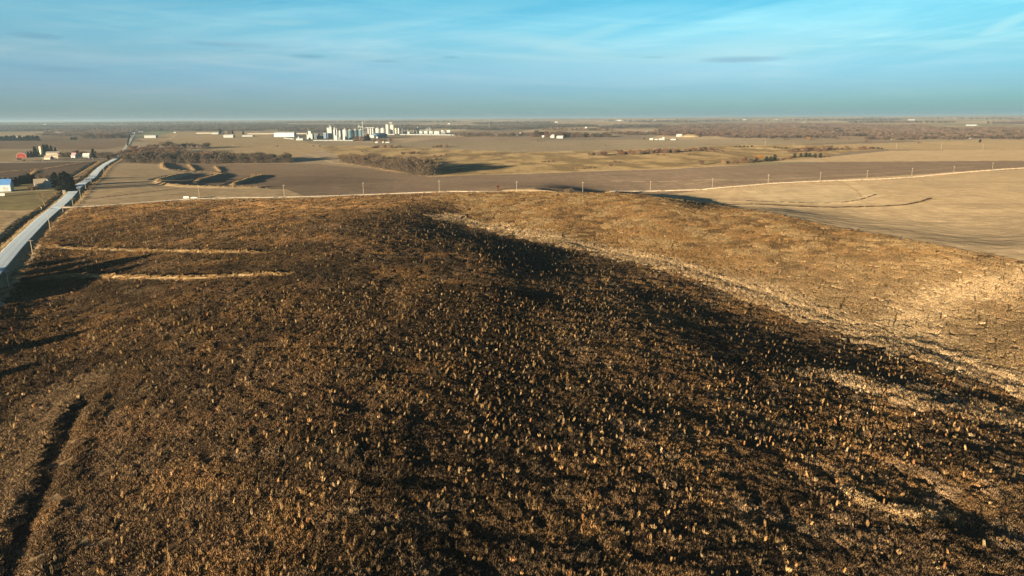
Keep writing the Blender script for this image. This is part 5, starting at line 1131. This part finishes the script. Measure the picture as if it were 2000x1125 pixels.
block('control_hut', 660, 666, 273, 267.5, M_DGREY, 'dark little hut at the foot of the pale silos', 'hut', depth=9)
silo(661.5, 667.5, 268, 256, 254.5, M_GALV, M_GALV, 'pale slim silo left of the broad galvanised silo', 'pale slim silos'); silo(665, 670, 269, 255.5, 254, M_GALV, M_GALV, 'pale slim silo touching the broad galvanised silo', 'pale slim silos')
silo(669, 678.5, 273.3, 255, 251.6, M_GALV, M_GALV, 'broad galvanised silo with conical roof, nearest the white towers')
silo(679, 688, 272, 255.5, 252.8, M_TEAL, M_GALV, 'dark blue steel silo, first of three'); silo(689.5, 698.5, 272.5, 255.3, 252.2, M_TEAL, M_GALV, 'dark blue steel silo, middle one of three'); silo(700, 709, 272.8, 255, 252, M_TEAL, M_GALV, 'dark blue steel silo, last of three beside the lattice tower')
def lattice(px, yb, yt, w, mat, label, head=True):
    x, y, z, s, rz = at(px, yb, 0); h = (yb - yt) * s; r = empty('grain_elevator', (x, y, z), rz, label=label, cat='tower'); q = MB()
    for a in (-1, 1):
        for b in (-1, 1): q.tube((a * w, b * w, 0), (a * w, b * w, h), .35, .35, 4)
    n = int(h / (w * 2.2))
    for i in range(n):
        z0, z1 = h * i / n, h * (i + 1) / n
        for a, b, c, d in ((-1, -1, 1, -1), (1, -1, 1, 1), (1, 1, -1, 1), (-1, 1, -1, -1)): q.tube((a * w, b * w, z0), (c * w, d * w, z1), .2, .2, 4); q.tube((a * w, b * w, z1), (c * w, d * w, z1), .2, .2, 4)
    q.build('frame', mat, r); MB().box(-.9, .9, -.9, .9, 0, h + 1).build('casing', mat, r)
    if head: MB().box(-w * 1.5, w * 1.5, -w, w, h + 1, h + 4).build('head', mat, r)
    return r
lattice(709.5, 273, 242, 1.4, M_WHITE, 'tall thin white elevator leg rising beside the blue silos'); lattice(712.5, 273, 252, 2.6, M_DGREY, 'dark lattice tower right of the blue silos')
lattice(760.8, 260, 240, 1.8, M_DGREY, 'dark elevator shaft between the twin concrete silos')
x, y, z, s, rz = at(705, 272, 0); r = empty('conveyor_bridge', (x, y + 8, z), rz, label='white overhead conveyor above the last blue silo', cat='conveyor')
MB().box(-5.5 * s, 3.5 * s, -1, 1, 22 * s, 23.5 * s).build('gallery', M_WHITE, r); MB().box(-4.5 * s, -2.5 * s, -2, 2, 22.5 * s, 26.3 * s).build('head', M_WHITE, r)
for a in (-5, 3): MB().tube((a * s, 0, 0), (a * s, 0, 22 * s), .7, .7, 6).build('leg', M_WHITE, r)
for i, a in enumerate((718, 722.4, 726.8)): silo(a, a + 3.6, 266, 251.5, 251, M_GREY, M_GREY, 'grey hopper silo under the roofed gallery, %s from the left' % ORD[i], 'grey hopper silos', False)
x, y, z, s, rz = at(723, 266, 0); r = empty('roof_gallery', (x, y + 3, z), rz, label='flat roofed gallery along the top of the grey hopper silos', cat='gallery'); MB().box(-8 * s, 8 * s, -2, 8, 15.2 * s, 16.6 * s).build('gallery', M_WHITE, r)
for a in (-7.6, 7.6): MB().box(a * s - .5, a * s + .5, 2, 3, 0, 15.2 * s).build('leg', M_WHITE, r)
silo(733, 742, 263, 251.5, 249.2, M_GALV, M_GALV, 'galvanised silo with cone left of its twin behind the blue warehouse'); silo(743, 752, 263, 251.3, 249.2, M_GALV, M_GALV, 'galvanised silo with cone right of its twin behind the blue warehouse')
silo(753.5, 760, 262, 244.3, 243.8, M_CONC, M_CONC, 'tall pale concrete silo left of the dark shaft', None, False); silo(762, 770.5, 262, 244.6, 244, M_CONC, M_CONC, 'broad tall pale concrete silo right of the dark shaft', None, False)
silo(770.8, 775.2, 261, 250.8, 250.4, M_CONC, M_CONC, 'short white silo next to the broad concrete silo', None, False); silo(777, 782, 261, 250.8, 250.4, M_CONC, M_CONC, 'short white silo standing apart at the right', None, False)
block('white_hall', 719, 732, 269.4, 264.3, M_WHITE, 'low white hall left of the blue warehouse', 'building', depth=22); block('gate_house', 734, 738.5, 270, 267, M_WHITE, 'small white gate house in front of the blue warehouse', 'hut', depth=9)
gable('blue_warehouse', 732, 758, 269, 262.5, 260.2, M_BLUE, M_BLUE, 'long blue warehouse in the middle of the plant', 'warehouse', depth=40, yaw=.35)
for a, b, yb, yt, l in ((784,801,261.3,257.3,'low white process building right of the short silos'),(808,815,260.3,257,'small white process building left of the broad stack'),(818,826,260.8,256.8,'white process building right of the broad stack'),(827,836,261,256.5,'white process building below the process towers'),(837,846,261,257,'white process building right of the process towers'),(846.5,859,262,256.8,'long white process building near the rail cars end')):
    block('process_building', a, b, yb, yt, M_WHITE, l, 'building', depth=20, extra=(lambda r, hw, d, h: MB().box(-hw * .6, hw * .1, 2, 6, h, h + 2).lathe([(1.2, h), (1.2, h + 3), (.4, h + 4)], 8, hw * .6, 4).build('vent', M_GREY, r)))
x, y, z, s, rz = at(816.5, 260, 0); r = empty('chimney', (x, y, z), rz, label='broad pale chimney rising in the right half of the plant', cat='chimney'); stackx(r, 0, 0, 0, 12 * s, 1.1 * s, M_GALV)
MB().lathe([(2 * s, 0), (2 * s, 3 * s), (1.1 * s, 5 * s)], 12).build('base', M_WHITE, r)
for i, a in enumerate((833, 836, 839.5, 841.5)):
    x, y, z, s, rz = at(a, 260, 0); r = empty('distillation_column', (x, y + (i % 2) * 8, z), rz, label='slim white distillation column, %s from the left' % ORD[i], cat='column', group='slim distillation columns'); stackx(r, 0, 0, 0, (9.5 + (i * 37 % 3)) * s, .75 * s, M_WHITE); MB().box(-1.3 * s, 1.3 * s, -1.2 * s, 1.2 * s, (6 + i % 2) * s, (6.4 + i % 2) * s).build('platform', M_GREY, r); MB().box(-1.3 * s, 1.3 * s, -1.2 * s, 1.2 * s, 3 * s, 3.4 * s).build('platform', M_GREY, r)
x, y, z, s, rz = at(825, 260, 0); r = empty('pipe_rack', (x, y + 6, z), rz, label='long pipe rack linking chimney and columns', cat='pipe rack'); MB().box(-9 * s, 9 * s, -1, 1, 5.4 * s, 6 * s).build('pipe', M_WHITE, r)
for a in (-9, -4, 1, 6, 8.8): MB().box(a * s - .4, a * s + .4, -1, 1, 0, 5.4 * s).build('leg', M_GREY, r)
block('cooling_tower', 860, 871, 261, 256.5, M_DGREY, 'dark open cooling tower block right of the white buildings', 'tower', depth=20, extra=lambda r, hw, d, h: MB().box(-hw * .9, hw * .1, 2, 10, h, h + 2.2 * 2).build('penthouse', M_PALEB, r)); block('truss_shed', 872, 880, 261, 254.5, M_GREY, 'grey open framed shed at the right end of the plant', 'shed', depth=10)
for i, (a, t) in enumerate(((786, 252.5), (791, 254), (797, 253), (803, 254.5), (808, 253.8))):
    x, y, z, s, rz = at(a, 258, 0); r = empty('plant_vessel', (x, y, z), rz, label='dark process vessel behind the low white buildings, %s from the left' % ORD[i], cat='vessel', group='dark process vessels'); MB().lathe([(1.1 * s, 0), (1.1 * s, (258 - t) * s), (.3 * s, (258.8 - t) * s)], 10).build('tank', M_DGREY, r, True); MB().box(-2 * s, 2 * s, -.5, .5, 2 * s, 2.4 * s).build('platform', M_GREY, r)
# rail cars
def railcar(kind):
    r = empty('rail_car'); ks = []; L = 7.2
    if kind == 0: ks.append(MB().prismx([(-1.5, 1.1), (-1.5, 4.2), (-.8, 4.7), (.8, 4.7), (1.5, 4.2), (1.5, 1.1)], -L, L).build('body', M_WHITE, r)); ks.append(MB().prism([(-6, 1.1), (-4, .5), (-2, 1.1)], -1, 1).prism([(-1.9, 1.1), (0, .5), (1.9, 1.1)], -1, 1).prism([(2, 1.1), (4, .5), (6, 1.1)], -1, 1).build('hopper', M_WHITE, r))
    else: ks.append(MB().tube((-L, 0, 2.7), (L, 0, 2.7), 1.5, 1.5, 14).build('tank', M_DGREY if kind == 2 else M_WHITE, r)); ks.append(MB().box(-L, L, -1.3, 1.3, .95, 1.2).build('frame', M_DGREY, r))
    for a in (-5.4, 5.4):
        q = MB()
        for b in (-.9, .9): q.tube((a + b, -.8, .45), (a + b, .8, .45), .45, .45, 10)
        ks.append(q.build('truck', M_DGREY, r))
    return [r, ks, False]
RC = [railcar(0), railcar(1)]
ORD2 = ORD + ['fourteenth', 'fifteenth', 'sixteenth', 'seventeenth', 'eighteenth', 'nineteenth', 'twentieth', 'twenty first', 'twenty second', 'twenty third']
def rail(px0, px1, py0, py1, n, label, group, kinds=(0,)):
    for i in range(n):
        t = (i + .5) / n; a, b = px0 + (px1 - px0) * t, py0 + (py1 - py0) * t; p = RC[kinds[i % len(kinds)]]; o = p[0] if not p[2] else copy_thing(p[0], p[1]); p[2] = True
        x, y, z = G(a, b); x2, y2, z2 = G(a + (px1 - px0) / n, b + (py1 - py0) / n); L = math.hypot(x2 - x, y2 - y); o.location = (x, y, z + .1); o.rotation_euler = (0, 0, math.atan2(y2 - y, x2 - x)); s = L * .93 / 14.4; o.scale = (s, 1.15 + .1 * s, 1.15); tag(o, label + ', %s from its left end' % ORD2[i], 'rail car', group)
rail(757, 898, 263.8, 265, 23, 'pale hopper car in the long train by the plant', 'hopper cars of the long train')
rail(612, 690, 275.6, 276.2, 8, 'pale tank car in the short train below the silos', 'tank cars of the short train', (1,)); rail(555, 574, 271, 273, 2, 'pale hopper rail car left of the low loading shed', 'hopper cars by the loading shed')
# ------------------------------------------------------------------ pickup and trailer on the side road
M_CARW = mat_simple('white_car_paint', (.72, .73, .72), .3, .04, spec=.5); M_TYRE = mat_simple('tyre', (.03, .03, .03), .9, .2)
x, y, z = G(379.5, 388.4); x2, y2, _ = G(400, 387.6); ang = math.atan2(y2 - y, x2 - x); zr = z + .32
def wheels(r, xs, rr=.42, w=.95):
    for a in xs:
        for b in (-w, w):
            o = MB().tube((a, b - .14, rr), (a, b + .14, rr), rr, rr, 16).build('wheel', M_TYRE, r); MB().tube((a, b - .15, rr), (a, b + .15, rr), rr * .55, rr * .55, 12).build('rim', M_GALV, o)
v = empty('pickup_truck', (x, y, zr), ang, label='dark windowed white pickup truck on the side road towing a trailer', cat='pickup truck')
MB().prismx([(-.98, .5), (-1.0, .75), (-.98, 1.12), (.98, 1.12), (1.0, .75), (.98, .5)], -3.0, 3.0).build('body', M_CARW, v)
MB().prism([(-.7, 1.13), (-.35, 1.85), (1.15, 1.88), (1.9, 1.13)], -.85, .85).build('cab', M_CARW, v)
MB().prism([(-.5, 1.25), (-.2, 1.75), (1.05, 1.78), (1.6, 1.25)], -.87, .87).build('window', M_GLASS, v)
MB().box(-3.05, -.8, -.98, -.88, 1.12, 1.4).box(-3.05, -.8, .88, .98, 1.12, 1.4).box(-3.1, -3.0, -.98, .98, .9, 1.4).build('bed', M_CARW, v); MB().box(2.98, 3.12, -.95, .95, .45, .7).build('bumper', M_GALV, v)
wheels(v, (-2.0, 2.05))
t2 = empty('cargo_trailer', (x - math.cos(ang) * 7.3, y - math.sin(ang) * 7.3, zr - .02), ang, label='pale grey box trailer behind the pickup on the side road', cat='trailer')
MB().box(-2.4, 2.4, -1.05, 1.05, .7, 2.5).build('box', M_CARW, t2); MB().prism([(2.4, .7), (3.5, .6), (3.5, .7), (2.4, .85)], -.1, .1).build('hitch', M_DGREY, t2); wheels(t2, (-.45, .45), .35, 1.0)

# ------------------------------------------------------------------ the air
HZ = 26500
q = MB().box(-HZ, HZ, -600, HZ, -60, 320); hz = q.build('haze', None) if False else None
mh = bpy.data.materials.new('haze'); mh.use_nodes = True; t = mh.node_tree; t.nodes.clear(); vo = t.nodes.new('ShaderNodeVolumePrincipled'); oo = t.nodes.new('ShaderNodeOutputMaterial'); t.links.new(vo.outputs[0], oo.inputs['Volume'])
vo.inputs['Color'].default_value = (.56, .80, 1.0, 1); vo.inputs['Density'].default_value = 4.8e-5; vo.inputs['Anisotropy'].default_value = .2
zmin = float(GZ.min()) - 1.5; hz = q.v and MB().box(-HZ, HZ, -600, HZ + 900, zmin, 150).build('haze', mh); tag(hz, 'thin pale haze over the plain', 'haze', kind='stuff')
for kd in PROTO.values():
    for p in kd:
        if not p[5]:
            for c in p[1]: bpy.data.objects.remove(c)
            bpy.data.objects.remove(p[0])
print('objects', len(bpy.data.objects))
